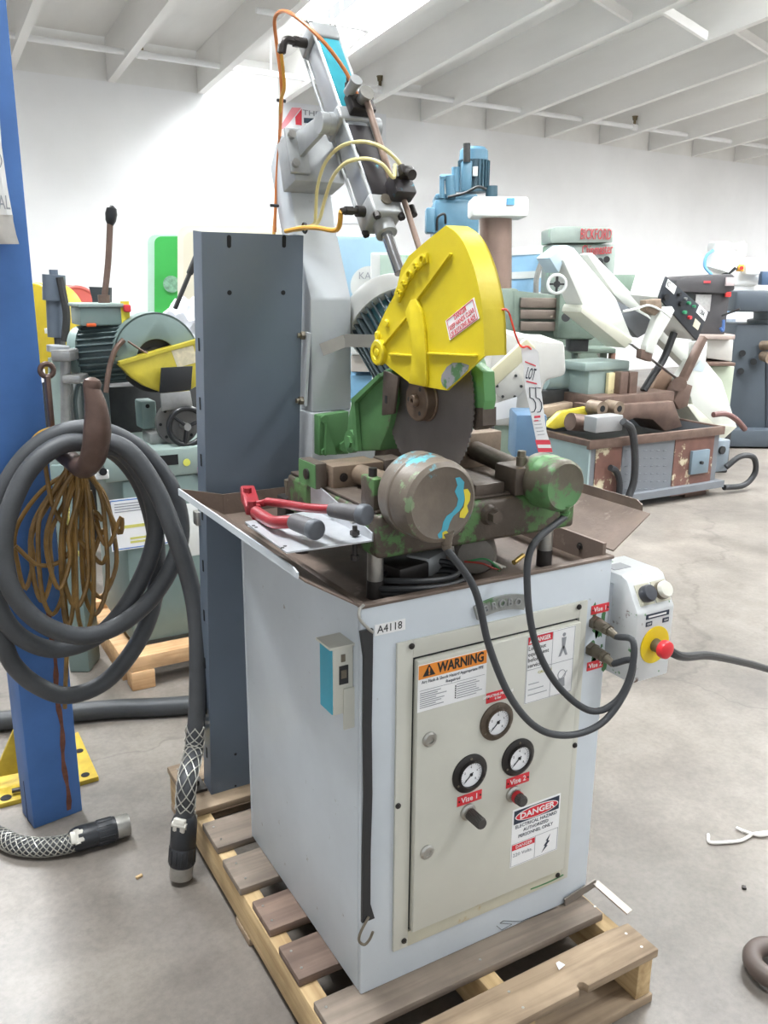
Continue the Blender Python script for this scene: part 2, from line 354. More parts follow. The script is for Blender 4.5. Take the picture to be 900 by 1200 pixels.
blade_m = mat('dark_saw_blade', (122, 117, 114), 0.45, 0.6, var=0.08, scale=10)
rubber = mat('black_rubber', (44, 45, 47), 0.5, var=0.1)
hose_grey = mat('dark_grey_hose', (62, 64, 67), 0.5, var=0.1)
fit_brown = mat('brown_fitting', (122, 114, 100), 0.4, 0.5, var=0.12, scale=30)
red_lab = mat('red_engraved_label', (222, 52, 62), 0.4, var=0.03)
white_print = mat('white_print', (240, 240, 238), 0.5, var=0)
sticker = mat('sticker_white', (240, 240, 240), 0.4, var=0.015)
orange_print = mat('orange_print', (238, 146, 52), 0.45, var=.03)
black_print = mat('black_print', (34, 34, 36), 0.5, var=0)
grey_print = mat('grey_print', (150, 152, 156), 0.5, var=0)
navy_print = mat('navy_print', (38, 48, 66), 0.5, var=0)
red_print = mat('red_print', (214, 36, 52), 0.45, var=0.03)
pale_tube = mat('pale_yellow_air_tube', (222, 210, 150), 0.35, var=.06)
amber_tube = mat('amber_air_tube', (214, 158, 60), 0.35, var=.12, scale=12)
rustybrown = mat('rusty_rod', (140, 120, 108), 0.45, .4, var=.12, scale=20)

W, D, ZB, ZT = 0.60, 0.59, 0.14, 0.97
saw = thing('cold_saw', (0.3, 0.3, ZB), 'pale grey cold saw with yellow blade guard on a wooden pallet', 'cold saw')
def quad(mb, x0, z0, x1, z1, y=-0.001, t=0.0008): mb.b2((x0, y-t, z0), (x1, y, z1)); return mb
def fx(px, py, y=0): p = at(px, py, 'y', y); return p.x, p.z

# ---- cabinet: open-topped sheet box
mb = MB(); t = .012
mb.b2((0, 0, ZB), (W, t, ZT), .004); mb.b2((0, D-t, ZB), (W, D, ZT), .004); mb.b2((0, t, ZB), (t, D-t, ZT), .004); mb.b2((W-t, t, ZB), (W, D-t, ZT), .004)
cab = mb.build('cabinet', cab_paint, saw)
mb = MB(); mb.b2((t, t, .935), (W-t, D-t, .95)); sump = mb.build('sump_floor', tray_brown, saw)
mb = MB(); mb.b2((-.002, -.003, ZT-.003), (W+.002, t+.002, ZT+.004), .002); mb.b2((W-t-.002, t+.003, ZT-.003), (W+.002, D, ZT+.004), .002); mb.b2((-.002, t+.003, ZT-.003), (t, D, ZT+.004), .002); mb.build('chipped_rim', tray_brown, cab)
mb = MB(); mb.b2((W-.02, .01, .95), (W-.012, D-.02, 1.0)); mb.build('tray_fold', tray_brown, saw)
mb = MB(); p = at(679, 640, 'x', W-.022); mb.cyl(p, p+V(.004, 0, 0), .008, n=12); mb.cyl(p-V(.004, 0, 0), p, .005, n=12); mb.build('tray_bolt', dark_metal, saw)
# wings of the chip tray
def wing(x0, z0, x1, z1, y0, y1, lip, nm):
    mb = MB(); th = .003; s = 1 if x1 > x0 else -1; c = .03
    mb.prism([(x0, y0, z0), (x1, y0+c*.2, z1), (x1, y1, z1), (x0, y1, z0)], (0, 0, -th))
    w = mb.build(nm, tray_brown, saw)
    mb = MB(); mb.prism([(x1, y0+c, z1-.004), (x1, y1, z1-.004), (x1, y1, z1+lip), (x1, y0+c*1.6, z1+lip), (x1, y0+c, z1+lip*.6)], (s*.003, 0, 0)); mb.build('wing_lip', cab_paint if s < 0 else tray_brown, w)
    mb = MB(); mb.prism([(x0, y1-.004, z0-.02), (x1, y1-.004, z1-.004), (x1, y1-.004, z1+lip), (x0, y1-.004, z0+.05)], (0, .004, 0)); mb.build('wing_end', tray_brown, w)
wing(0, .972, -.105, 1.036, .0, .705, .012, 'tray_wing')
wing(W, .985, .705, 1.05, .0, .56, .022, 'tray_wing')
mb = MB(); mb.prism([(0, .705, .972), (0, .70, .972), (W, .70, .972), (W, .705, .972)], (0, 0, .05)); mb.b2((0, D, .955), (W, .705, .972)); mb.build('rear_shelf', tray_brown, saw)

# ---- front panel with door
x1, x2, z1, z2 = .072, .533, .216, .888; qx1, qx2, qz1, qz2 = .110, .508, .255, .849
mb = MB(); pf = .006
mb.b2((x1, -pf, z1), (qx1-.004, 0, z2), .001); mb.b2((qx2+.004, -pf, z1), (x2, 0, z2), .001); mb.b2((qx1-.004, -pf, qz2+.004), (qx2+.004, 0, z2), .001)
pan = mb.build('panel_frame', panel_paint, saw)
mb = MB(); mb.b2((qx1-.004, -pf, z1), (qx2+.004, 0, qz1-.004), .001); mb.build('panel_sill', panel_rust, saw, label='rust-stained lower panel strip')
mb = MB(); mb.b2((qx1-.003, -.001, qz1-.003), (qx2+.003, 0, qz2+.003)); mb.build('door_gap', rubber, saw)
mb = MB(); mb.b2((qx1, -.018, qz1), (qx2, -.001, qz2), .003); door = mb.build('panel_door', panel_paint, saw)
DY = -.018
for (px, py) in ((482, 757), (678, 711), (466, 944), (673, 873), (473, 1102), (653, 1025)):
    x, z = fx(px, py, -pf); mb = MB(); mb.cyl((x, -pf-.004, z), (x, -pf, z), .006, n=12, bev=.0015); mb.cyl((x, -pf-.006, z), (x, -pf-.004, z), .0035, n=6); mb.build('panel_screw', dark_metal, pan)
for (px, py) in ((503, 866), (500, 998)):
    x, z = fx(px, py, DY); mb = MB(); mb.lathe((x, DY, z), (0, -1, 0), [(.0155, 0), (.0155, .003), (.012, .006), (.0075, .006), (.007, .003), (.001, .003)], 24); lk = mb.build('door_lock', zinc, door)
# warning sticker
def rect_from(pxs, y):
    ps = [fx(a, b, y) for a, b in pxs]; xs = [p[0] for p in ps]; zs = [p[1] for p in ps]
    return min(xs), min(zs), max(xs), max(zs)
def lines(mb, x0, x1, z0, z1, n, y, frac=.8, h=.0016):
    for k in range(n):
        z = z1-(k+.5)*(z1-z0)/n; mb.b2((x0, y-.0004, z-h/2), (x0+(x1-x0)*(frac+rnd.random()*(1-frac)), y, z+h/2))
y = DY-.0006
xa, za = fx(490, 838, DY); xb_, zb_ = fx(569, 760, DY)
xa, zt_ = fx(490, 779, DY); xb_, zlo = fx(569, 812, DY); xb_ = fx(570, 785, DY)[0]; xa = fx(489.5, 805, DY)[0]
zt_ = (fx(491, 780, DY)[1]+fx(569, 761, DY)[1])/2; zlo = (fx(490, 838, DY)[1]+fx(567, 811, DY)[1])/2
mb = MB(); quad(mb, xa, zlo, xb_, zt_, DY, .0006); wst = mb.build('warning_sticker', sticker, saw, 0)
hz = zt_-(zt_-zlo)*.30
mb = MB(); quad(mb, xa+.001, hz, xb_-.001, zt_-.001, y, .0005); mb.build('orange_header', orange_print, wst, 0)
wd = xb_-xa; cx = (xa+xb_)/2
mb = MB(); mb.text('WARNING', .028, (xa+wd*.61, y-.0008, (hz+zt_)/2), depth=.0003, bold=.0008, fit=wd*.68); mb.build('warning_lettering', black_print, wst, 0, kind='stuff')
mb = MB(); tx, tz = xa+wd*.15, (hz+zt_)/2; mb.prism([(tx-.014, y-.0006, tz-.010), (tx+.014, y-.0006, tz-.010), (tx, y-.0006, tz+.013)], (0, -.0004, 0)); tri = mb.build('warning_triangle', black_print, wst, 0)
mb = MB(); mb.text('!', .02, (tx, y-.0014, tz-.001), depth=.0003, bold=.0006); mb.build('exclamation_mark', orange_print, wst, 0, kind='stuff')
mb = MB(); mb.text('Arc Flash & Shock Hazard Appropriate PPE', .009, (cx, y-.0004, hz-.007), depth=.0002, fit=wd*.9); mb.text('Required', .009, (cx, y-.0004, hz-.017), depth=.0002); mb.build('sticker_lettering', navy_print, wst, 0, kind='stuff')
mb = MB(); bz = hz-.024; mb.b2((xa+.004, y-.0004, bz), (xb_-.004, y, bz+.0008))
lines(mb, xa+.005, xa+wd*.5, zlo+.006, bz-.003, 8, y, .45); lines(mb, xa+wd*.56, xb_-.006, zlo+.006, bz-.003, 7, y, .7); mb.build('fine_print', grey_print, wst, 0, kind='stuff')
mb = MB()
for k in range(6): z = bz-.008-k*(bz-zlo-.014)/6; mb.b2((xa+wd*.535, y-.0004, z-.0016), (xa+wd*.55, y, z+.0016))
mb.build('bullet_marks', black_print, wst, 0, kind='stuff')
# lock-out sticker, upper right
xa = fx(616, 790, DY)[0]; xb_ = fx(672, 770, DY)[0]; zt_ = (fx(617, 746, DY)[1]+fx(672, 734, DY)[1])/2; zlo = (fx(614, 827, DY)[1]+fx(669, 808, DY)[1])/2
zm = (zt_+zlo)/2; wd = xb_-xa; xm = xa+wd*.52
mb = MB(); quad(mb, xa, zlo, xb_, zt_, DY, .0006); ls = mb.build('lockout_sticker', sticker, saw, 0)
mb = MB(); quad(mb, xa+.002, zt_-.018, xm-.001, zt_-.002, y, .0005); mb.build('red_header', red_print, ls, 0)
mb = MB(); mb.text('DANGER', .013, (xa+wd*.30, y-.0007, zt_-.0105), depth=.0002, bold=.0003, fit=wd*.34); mb.prism([(xa+.004, y-.0006, zt_-.015), (xa+.014, y-.0006, zt_-.015), (xa+.009, y-.0006, zt_-.005)], (0, -.0003, 0)); mb.build('white_lettering', white_print, ls, 0, kind='stuff')
mb = MB()
for k, s in enumerate(('Lock out', 'equipment', 'before', 'servicing.')): mb.text(s, .0125, (xa+.003, y-.0004, zt_-.027-k*.0125), depth=.0002, align='LEFT')
mb.build('sticker_lettering', black_print, ls, 0, kind='stuff')
mb = MB()
for (a, b, c, d) in ((xa+.001, zm, xb_-.001, zm+.001), (xm, zlo+.002, xm+.0008, zt_-.002), (xa+.001, zlo+.001, xb_-.001, zlo+.0018), (xa+.001, zt_-.002, xb_-.001, zt_-.0012), (xa+.001, zlo+.001, xa+.0018, zt_-.001), (xb_-.0018, zlo+.001, xb_-.001, zt_-.001)): mb.b2((a, y-.0004, b), (c, y, d))
mb.build('sticker_border', grey_print, ls, 0, kind='stuff')
def picto_person(mb, cx, cz, s):
    mb.cyl((cx, y, cz+.38*s), (cx, y-.0004, cz+.38*s), .07*s, n=14)
    mb.prism([(cx-.10*s, y, cz+.28*s), (cx+.10*s, y, cz+.28*s), (cx+.07*s, y, cz-.05*s), (cx-.07*s, y, cz-.05*s)], (0, -.0004, 0))
    mb.prism([(cx-.2*s, y, cz-.4*s), (cx-.1*s, y, cz-.4*s), (cx+.06*s, y, cz-.05*s), (cx-.06*s, y, cz-.05*s)], (0, -.0004, 0)); mb.prism([(cx+.1*s, y, cz-.4*s), (cx+.2*s, y, cz-.4*s), (cx+.06*s, y, cz-.05*s), (cx-.06*s, y, cz-.05*s)], (0, -.0004, 0))
mb = MB(); picto_person(mb, (xm+xb_)/2, (zm+zt_)/2, .06); mb.build('lock_pictogram', grey_print, ls, 0, kind='stuff')
mb = MB(); cx_ = (xm+xb_)/2; cz_ = (zlo+zm)/2; mb.torus((cx_, y, cz_+.008), (0, 1, 0), .010, .0009, 20, 4); mb.bar((cx_-.014, y, cz_-.016), (cx_+.014, y, cz_+.014), .0008, .002, (0, 1, 0)); mb.prism([(cx_-.012, y, cz_-.02), (cx_+.010, y, cz_-.02), (cx_+.008, y, cz_), (cx_-.008, y, cz_)], (0, -.0003, 0)); mb.build('machine_pictogram', grey_print, ls, 0, kind='stuff')
mb = MB(); mb.text('CAUTION', .008, (xm-.016, y-.0006, zm-.010), depth=.0002); mb.build('caution_lettering', mat('olive_print', (190, 186, 80), .5, var=0), ls, 0, kind='stuff')
mb = MB(); lines(mb, xa+.008, xm-.006, zlo+.012, zm-.026, 3, y, .4); mb.build('fine_print', grey_print, ls, 0, kind='stuff')
# red engraved labels
def red_label(pxc, w, h, txt, base, ydepth, par=saw):
    x, z = fx(*pxc, ydepth); mb = MB(); mb.b2((x-w/2, ydepth-.0016, z-h/2), (x+w/2, ydepth, z+h/2), .0006); lb = mb.build('red_label', red_lab, par)
    mb = MB()
    for k, s in enumerate(txt): mb.text(s, base, (x, ydepth-.0019, z+(len(txt)-1)*.5*base*.95-k*base*.95), depth=.0003, bold=.00015)
    mb.build('label_lettering', white_print, lb, 0, kind='stuff')
    mb = MB()
    for sx in (-1, 1): mb.cyl((x+sx*(w/2-.004), ydepth-.003, z), (x+sx*(w/2-.004), ydepth-.0014, z), .0018, n=8)
    mb.build('label_rivets', dark_metal, lb, kind='stuff')
red_label((583, 815), .056, .022, ('OPERATING PRESSURE', '6 bar'), .0075, DY)
red_label((550, 935), .060, .022, ('Vise 1',), .017, DY)
red_label((606.5, 914), .060, .022, ('Vise 2',), .017, DY)
red_label((703, 713), .050, .020, ('Vise 1',), .015, 0)
red_label((697, 779), .046, .020, ('Vise 2',), .015, 0)
# gauges
bez_blk = mat('black_gauge_bezel', (46, 43, 42), 0.3, .3, var=.1); bez_brn = mat('worn_gauge_bezel', (98, 86, 74), 0.35, .4, var=.25, scale=40)
dial = mat('gauge_dial', (244, 245, 247), 0.3, var=0.0)
for (px, py), bm_, R in (((581.5, 845), bez_brn, .0405), ((550, 906), bez_blk, .0415), ((606.5, 887), bez_blk, .0415)):
    x, z = fx(px, py, DY); mb = MB()
    mb.lathe((x, DY, z), (0, -1, 0), [(R, 0), (R, .003), (R-.002, .0045), (.0295, .006), (.0285, .011), (.0268, .011), (.0265, .0045), (.001, .0045)], 40); g = mb.build('pressure_gauge', bm_, saw)
    mb = MB(); mb.cyl((x, DY-.0055, z), (x, DY-.0045, z), .0265, n=36); mb.build('gauge_dial', dial, g)
    mb = MB(); yy = DY-.0058
    for k in range(21):
        a = math.radians(225-k*13.5); r0 = .0200 if k % 5 == 0 else .0220
        mb.bar((x+r0*math.cos(a), yy, z+r0*math.sin(a)), (x+.0245*math.cos(a), yy, z+.0245*math.sin(a)), .0004, .0006, (0, 1, 0))
    for k in range(5):
        a = math.radians(225-k*67.5); mb.text(str(k*2), .0065, (x+.0160*math.cos(a), yy, z+.0160*math.sin(a)), depth=.0001)
    mb.build('dial_marks', black_print, g, 0, kind='stuff')
    mb = MB(); a = math.radians(222); mb.bar((x-.006*math.cos(a), yy-.001, z-.006*math.sin(a)), (x+.020*math.cos(a), yy-.001, z+.020*math.sin(a)), .0006, .0018, (0, 1, 0)); mb.cyl((x, yy-.0025, z), (x, yy, z), .003, n=12); mb.build('gauge_needle', black_print, g)
    mb = MB()
    for a in (90, 210, 330): c_ = (x+.0345*math.cos(math.radians(a)), DY-.0066, z+.0345*math.sin(math.radians(a))); mb.cyl(c_, (c_[0], DY-.003, c_[2]), .0024, n=8)
    mb.build('bezel_screws', fit_brown, g, kind='stuff')
# regulator knobs
knob_m = mat('ribbed_black_knob', (70, 67, 64), 0.45, var=.1); knob_red = mat('red_lock_ring', (190, 40, 48), .4, var=.05)
for (px, py), ring in (((548, 951), None), ((601, 930), knob_red)):
    x, z = fx(px, py, DY); mb = MB(); mb.lathe((x, DY, z), (0, -1, 0), [(.018, 0), (.018, .004), (.014, .007), (.012, .007), (.012, .010)], 28); kn = mb.build('regulator_nut', zinc, saw)
    mb = MB(); n = 40; rings = []
    for r, t_ in ((.0125, .009), (.0125, .03) if ring else (.0125, .012), (.0118, .034) if ring else (.0122, .046), (.0100, .036) if ring else (.0105, .050)):
        rings.append([V(x+(r-(.0009 if k % 2 else 0))*math.cos(2*math.pi*k/n), DY-t_, z+(r-(.0009 if k % 2 else 0))*math.sin(2*math.pi*k/n)) for k in range(n)])
    mb.loft(rings); mb.build('regulator_knob', knob_m, kn)
    if ring:
        mb = MB(); mb.lathe((x, DY, z), (0, -1, 0), [(.0135, .012), (.0135, .02)], 28); mb.build('lock_ring', ring, kn)
# danger sticker, bottom right
xa = fx(599, 985, DY)[0]; xb_ = fx(655, 960, DY)[0]; zt_ = (fx(605, 949, DY)[1]+fx(656, 929, DY)[1])/2; zlo = (fx(597, 1019, DY)[1]+fx(652, 994, DY)[1])/2
wd = xb_-xa; zm = zlo+(zt_-zlo)*.40
mb = MB(); quad(mb, xa, zlo, xb_, zt_, DY, .0006); ds = mb.build('danger_sticker', sticker, saw, 0)
mb = MB(); quad(mb, xa+.004, zt_-.036, xb_-.004, zt_-.004, y, .0005); mb.build('navy_header', navy_print, ds, 0)
def oval(cx, cz, rx, rz, y0, n=36): return [(cx+rx*math.cos(2*math.pi*k/n), y0, cz+rz*math.sin(2*math.pi*k/n)) for k in range(n)]
mb = MB(); mb.prism(oval(cx := (xa+xb_)/2, zt_-.020, wd*.45, .0145, y-.0006), (0, -.0003, 0)); mb.build('white_oval', white_print, ds, 0)
mb = MB(); mb.prism(oval(cx, zt_-.020, wd*.43, .0125, y-.0010), (0, -.0003, 0)); mb.build('red_oval', red_print, ds, 0)
mb = MB(); mb.text('DANGER', .019, (cx, y-.0016, zt_-.020), depth=.0003, bold=.0004, fit=wd*.72); mb.build('white_lettering', white_print, ds, 0, kind='stuff')
mb = MB()
for k, s in enumerate(('ELECTRICAL HAZARD', 'AUTHORIZED', 'PERSONNEL ONLY')): mb.text(s, .0115, (cx, y-.0004, zt_-.044-k*.0125), depth=.0002, fit=(wd*.86, wd*.52, wd*.72)[k])
mb.build('sticker_lettering', navy_print, ds, 0, kind='stuff')
xm = cx
mb = MB()
for (a, b, c, d) in ((xa+.002, zm, xb_-.002, zm+.0008), (xm, zlo+.002, xm+.0008, zm), (xa+.002, zlo+.002, xb_-.002, zlo+.0028), (xa+.002, zlo+.002, xa+.0028, zm), (xb_-.0028, zlo+.002, xb_-.002, zm)): mb.b2((a, y-.0004, b), (c, y, d))
mb.build('sticker_border', grey_print, ds, 0, kind='stuff')
mb = MB(); quad(mb, xa+.003, zm-.015, xm-.001, zm-.002, y, .0005); mb.build('red_header', red_print, ds, 0)
mb = MB(); mb.text('DANGER', .011, ((xa+xm)/2+.002, y-.0008, zm-.0085), depth=.0002, fit=wd*.34); mb.build('small_white_lettering', white_print, ds, 0, kind='stuff')
mb = MB(); mb.text('220 Volts.', .012, ((xa+xm)/2, y-.0004, zm-.028), depth=.0002, fit=wd*.4); mb.build('voltage_lettering', grey_print, ds, 0, kind='stuff')
bx_, bzc = (xm+xb_)/2, (zlo+zm)/2
mb = MB(); mb.prism([(bx_+.010, y, bzc+.020), (bx_-.002, y, bzc+.006), (bx_+.002, y, bzc+.005), (bx_-.007, y, bzc-.005), (bx_-.003, y, bzc-.006), (bx_-.012, y, bzc-.020), (bx_+.004, y, bzc-.007), (bx_, y, bzc-.006), (bx_+.009, y, bzc+.003), (bx_+.004, y, bzc+.005)], (0, -.0004, 0)); mb.build('lightning_bolt', navy_print, ds, 0)
# asset number and maker's plate on the cabinet
x, z = fx(457, 735); mb = MB(); mb.b2((x-.032, -.0012, z-.0105), (x+.032, 0, z+.0105)); al_ = mb.build('number_label', sticker, saw, 0)
mb = MB(); mb.text('A4118', .021, (x-.001, -.0016, z), depth=.0002, fit=.052); mb.build('label_lettering', black_print, al_, 0, kind='stuff')
x, z = fx(586, 706)
mb = MB(); arc_o = [(x+.20*math.sin(a), 0, z-.185+.20*math.cos(a)) for a in [math.radians(-19+38*k/12) for k in range(13)]]; arc_i = [(x+.17*math.sin(a), 0, z-.185+.17*math.cos(a)) for a in [math.radians(19-38*k/12) for k in range(13)]]
mb.prism(arc_o+arc_i, (0, -.006, 0)); np_ = mb.build('maker_plate', mat('grey_green_name_plate', (150, 152, 148), .45, .2, var=.1, chip=(90, 128, 84), camt=.46, cscale=12), saw)
for k, ch in enumerate('BROBO'):
    a = math.radians(-12+6*k); mb = MB(); mb.text(ch, .021, (x+.185*math.sin(a), -.0075, z-.185+.185*math.cos(a)), (math.cos(a), 0, -math.sin(a)), (math.sin(a), 0, math.cos(a)), .0012, bold=.0004); mb.build('raised_letter', cast_grey, np_, 0)
# bare green scrapes by the fittings
mb = MB()
for k in range(16):
    px_, py_ = 694+rnd.random()*17, 716+rnd.random()*62; xx, zz = fx(px_, py_); s_ = .003+.005*rnd.random()
    mb.prism([(xx+s_*(.5+rnd.random())*math.cos(j), 0, zz+2.0*s_*(.5+rnd.random())*math.sin(j)) for j in [jj*math.pi/4 for jj in range(8)]], (0, -.0003, 0))
mb.build('paint_scrapes', mat('scrape_green', (72, 122, 76), .5, var=.1), cab, 0, kind='stuff')
# pencil line low on the front
mb = MB(); mb.tube([at(a, b, 'y', -.001) for a, b in ((582, 1085), (588, 1090), (600, 1083), (586, 1082), (590, 1079))]+[at(a, b, 'y', -.001) for a, b in ((610, 1080), (640, 1068), (668, 1058))], .0006, 4, 0); mb.build('pencil_scribble', black_print, cab, 0, kind='stuff')
# green paint run under the panel corner
mb = MB(); mb.tube([at(a, b, 'y', -.0065) for a, b in ((622, 1042), (640, 1035), (655, 1028), (660, 1025))], .0016, 5, 3); mb.build('green_smear', MATS['scrape_green'], cab, 0, kind='stuff')

# ---- counter box on the left side
mb = MB(); y0, y1 = at(397, 790, 'x', 0).y, at(380, 790, 'x', 0).y
zc0 = at(390, 835, 'x', -.02).z; zc1 = at(390, 748, 'x', -.02).z
yc = .028
mb.b2((-.042, yc, zc0+.02), (-.001, yc+.05, zc1), .002); cb = mb.build('counter_box', panel_paint, saw)
mb = MB(); mb.b2((-.044, yc+.002, zc0+.022), (-.042, yc+.05, zc1-.004)); mb.build('teal_side', mat('teal_plate', (58, 164, 190), .4, var=.05), cb, label='teal side plate')
mb = MB(); mb.b2((-.05, yc-.004, zc1), (0, yc+.054, zc1+.004)); mb.build('box_hood', panel_paint, cb)
mb = MB(); mb.b2((-.022, yc-.003, zc0-.012), (0, yc, zc0+.07)); mb.build('box_tab', panel_paint, cb)
mb = MB(); mb.b2((-.030, yc-.002, zc1-.072), (-.012, yc, zc1-.036)); w_ = mb.build('counter_window', rubber, cb)
mb = MB(); mb.b2((-.027, yc-.003, zc1-.06), (-.016, yc-.002, zc1-.044)); mb.build('counter_wheels', fit_brown, cb, 0)
mb = MB(); mb.b2((-.026, yc-.002, zc1-.028), (-.018, yc, zc1-.014)); mb.build('counter_socket', fit_brown, cb)

# ---- control box on the right
cbm = mat('scraped_white_box', (212, 214, 214), 0.45, var=.05, chip=(116, 96, 84), camt=.345, cscale=22, chip2=(78, 140, 84), c2amt=.34)
bx0, bx1 = .628, .738; fy = -.055; by = .10
zlow, ztop = .695, .925
prof = [(fy, zlow), (fy, .855), (fy+.038, ztop-.006), (fy+.055, ztop), (by, ztop), (by, zlow)]
mb = MB(); mb.prism([(bx0, a, b) for a, b in prof], (bx1-bx0, 0, 0), .004); cbx = mb.build('control_box', cbm, saw)
mb = MB(); mb.b2((W, .02, .78), (bx0+.002, .09, .90)); mb.build('box_bracket', cab_paint, cbx)
sn = V(0, -(ztop-.006-.855), .038).normalized(); sc = lambda u, k: V(bx0+u*(bx1-bx0), fy+.038*k, .855+(ztop-.006-.855)*k)
for u, m_, nm in ((.32, mat('black_push_button', (58, 60, 66), .4, var=.05), 'black_button'), (.75, mat('white_push_button', (216, 214, 202), .35, var=.05), 'white_button')):
    c = sc(u, .5); mb = MB(); xd = V(1, 0, 0); yd = sn.cross(xd)
    R_ = Matrix((xd, yd, sn)).transposed(); mb.box(c+sn*.001, (.042, .046, .002), 0, R_); pl = mb.build('button_plate', panel_rust, cbx)
    mb = MB(); mb.lathe(c, sn, [(.017, 0), (.0185, .006), (.0185, .018), (.016, .022), (.001, .023)], 24); mb.build(nm, m_, cbx)
    if u > .5: mb = MB(); mb.lathe(c, sn, [(.0195, 0), (.0195, .012)], 24); mb.build('button_collar', fit_brown, cbx)
x_, z_ = .687, .775
mb = MB(); mb.cyl((x_, fy-.002, z_), (x_, fy, z_), .042, n=48); ye = mb.build('emergency_disc', mat('emergency_yellow', (236, 206, 32), .4, var=.04), cbx)
mb = MB(); mb.cyl((x_, fy-.022, z_), (x_, fy-.002, z_), .0135, .015); mb.build('stop_stem', fit_brown, cbx)
mb = MB(); mb.lathe((x_, fy-.02, z_), (0, -1, 0), [(.014, 0), (.0195, .003), (.0205, .010), (.019, .017), (.012, .0205), (.001, .0215)], 32); mb.build('stop_button', mat('stop_red', (222, 44, 54), .35, var=.05), cbx, label='red mushroom stop button')
x_ = .688
mb = MB(); mb.b2((x_-.034, fy-.0012, .838), (x_+.034, fy, .849)); tp = mb.build('black_tape_label', navy_print, cbx, 0)
mb = MB(); lines(mb, x_-.028, x_+.028, .840, .847, 1, fy-.0014, .95, .004); mb.build('label_lettering', white_print, tp, 0, kind='stuff')
for dx, s in ((-.024, 'OFF'), (.026, 'ON')):
    mb = MB(); mb.b2((x_+dx-.009, fy-.0012, .822), (x_+dx+.009, fy, .832)); tp = mb.build('black_tape_label', navy_print, cbx, 0)
    mb = MB(); mb.text(s, .007, (x_+dx, fy-.0016, .827), depth=.0002); mb.build('label_lettering', white_print, tp, 0, kind='stuff')
mb = MB(); mb.b2((bx0+.012, .03, ztop), (bx0+.06, .062, ztop+.0012)); pl = mb.build('grey_plate', grey_print, cbx, 0)

# ---- air fittings and hoses on the front
for z_, x_, nm in ((.832, .560, 0), (.772, .556, 1)):
    mb = MB(); mb.hexa((x_, .0, z_), (x_, -.012, z_), .016); mb.cyl((x_, -.012, z_), (x_, -.036, z_-.002), .0125); mb.hexa((x_, -.036, z_-.002), (x_, -.046, z_-.003), .013); mb.cyl((x_, -.046, z_-.003), (x_, -.066, z_-.008), .009, .0075); mb.build('hose_fitting', fit_brown, saw)

# ---- vise bed on posts
mb = MB(); mb.b2((.05, .03, 1.04), (.515, .43, 1.122), .010, 3); bed = mb.build('vise_bed', cast_mix, saw)
mb = MB(); mb.b2((.055, .045, 1.1225), (.51, .42, 1.128), .002); mb.build('bed_top', oily, saw)
x_, z_ = fx(573, 603, .03); mb = MB(); mb.cyl((x_, .03, z_), (x_, .018, z_), .021, .017); mb.hexa((x_, .018, z_), (x_, .002, z_), .013); mb.build('bed_bolt', cast_mix, bed)
for x_, y_ in ((.043+.03, .08), (.478, .075), (.07, .4), (.48, .4)):
    mb = MB(); mb.cyl((x_, y_, .985), (x_, y_, 1.045), .0155); ps = mb.build('bed_post', zinc, saw)
    mb = MB(); mb.cyl((x_, y_, .95), (x_, y_, .985), .0165, .016); mb.build('post_foot', dark_metal, ps)
# pump, conduit box and cables below the bed
mb = MB(); mb.lathe((.350, .150, .997), (-.55, -.83, .03), [(.03, 0), (.042, .008), (.042, .085), (.036, .098), (.015, .102)], 28); mb.build('coolant_pump', mat('grey_pump', (122, 116, 108), .5, .2, var=.15, scale=20), saw)
mb = MB(); mb.box((.225, .14, .98), (.08, .06, .045), .012, .5); mb.build('junction_box', cast_grey, saw)
mb = MB(); mb.box((.16, .13, .972), (.08, .08, .045), .006, .2); mb.build('terminal_block', dark_metal, saw)
mb = MB()
for k, (rx, ry, zz) in enumerate(((.10, .05, .958), (.105, .056, .968), (.085, .05, .98))):
    mb.tube([V(.175+rx*math.cos(a), .085+ry*math.sin(a), zz+.004*math.sin(2*a)) for a in [2*math.pi*j/20 for j in range(20)]], .006, 8, 3, True)
mb.build('coiled_cable', rubber, saw)
for k, (m_, dx) in enumerate(((mat('green_wire', (60, 130, 80), .4, var=0), 0), (mat('white_wire', (214, 208, 196), .4, var=0), .008), (mat('red_wire', (150, 60, 50), .4, var=0), -.008), (MATS['white_wire'], .016))):
    mb = MB(); mb.tube([(.28+dx, .075, .99), (.31+dx, .055, .995-.004*k), (.335+dx, .045, .975), (.345, .06+dx, .965+.004*k), (.33, .075, .985), (.315, .06, 1.0)], .0022, 6, 6); mb.build('loose_wire', m_, saw)
mb = MB(); mb.cyl((.365, .035, .985), (.40, .05, .99), .005); mb.build('brass_pin', mat('brass_pin_metal', (190, 160, 90), .3, .7), saw)

# ---- the two pneumatic vise cylinders
def drum(c, R, y0, y1, m_, nm):
    mb = MB(); L_ = y0-y1
    mb.lathe((c[0], y0, c[1]), (0, -1, 0), [(R*.5, 0), (R*.97, .0), (R, .006), (R, L_*.30), (R*1.015, L_*.33), (R*1.015, L_*.40), (R*.985, L_*.43), (R*.985, L_*.80), (R*.95, L_*.93), (R*.84, L_*1.0), (R*.80, L_*.985), (.001, L_*.985)], 56)
    d = mb.build('vise_cylinder', m_, saw); DR.append(d)
    mb = MB(); a = V(c[0]+R*.18, y1+.006, c[1]-R*.70); b = V(c[0]+R*.24, y1+.012, c[1]-R*1.02); mb.cyl(a, b, R*.17, R*.12); mb.cyl(b, b+(b-a).normalized()*.012, .010, .008); mb.build('cylinder_port', m_, d)
    return V(c[0]+R*.24, y1+.012, c[1]-R*1.02-.01)
DR = []
h1 = drum((.125, 1.158), .0755, .035, -.062, drum_paint, 0)
h2 = drum((.425, 1.148), .053, .05, -.035, drum_green, 1)

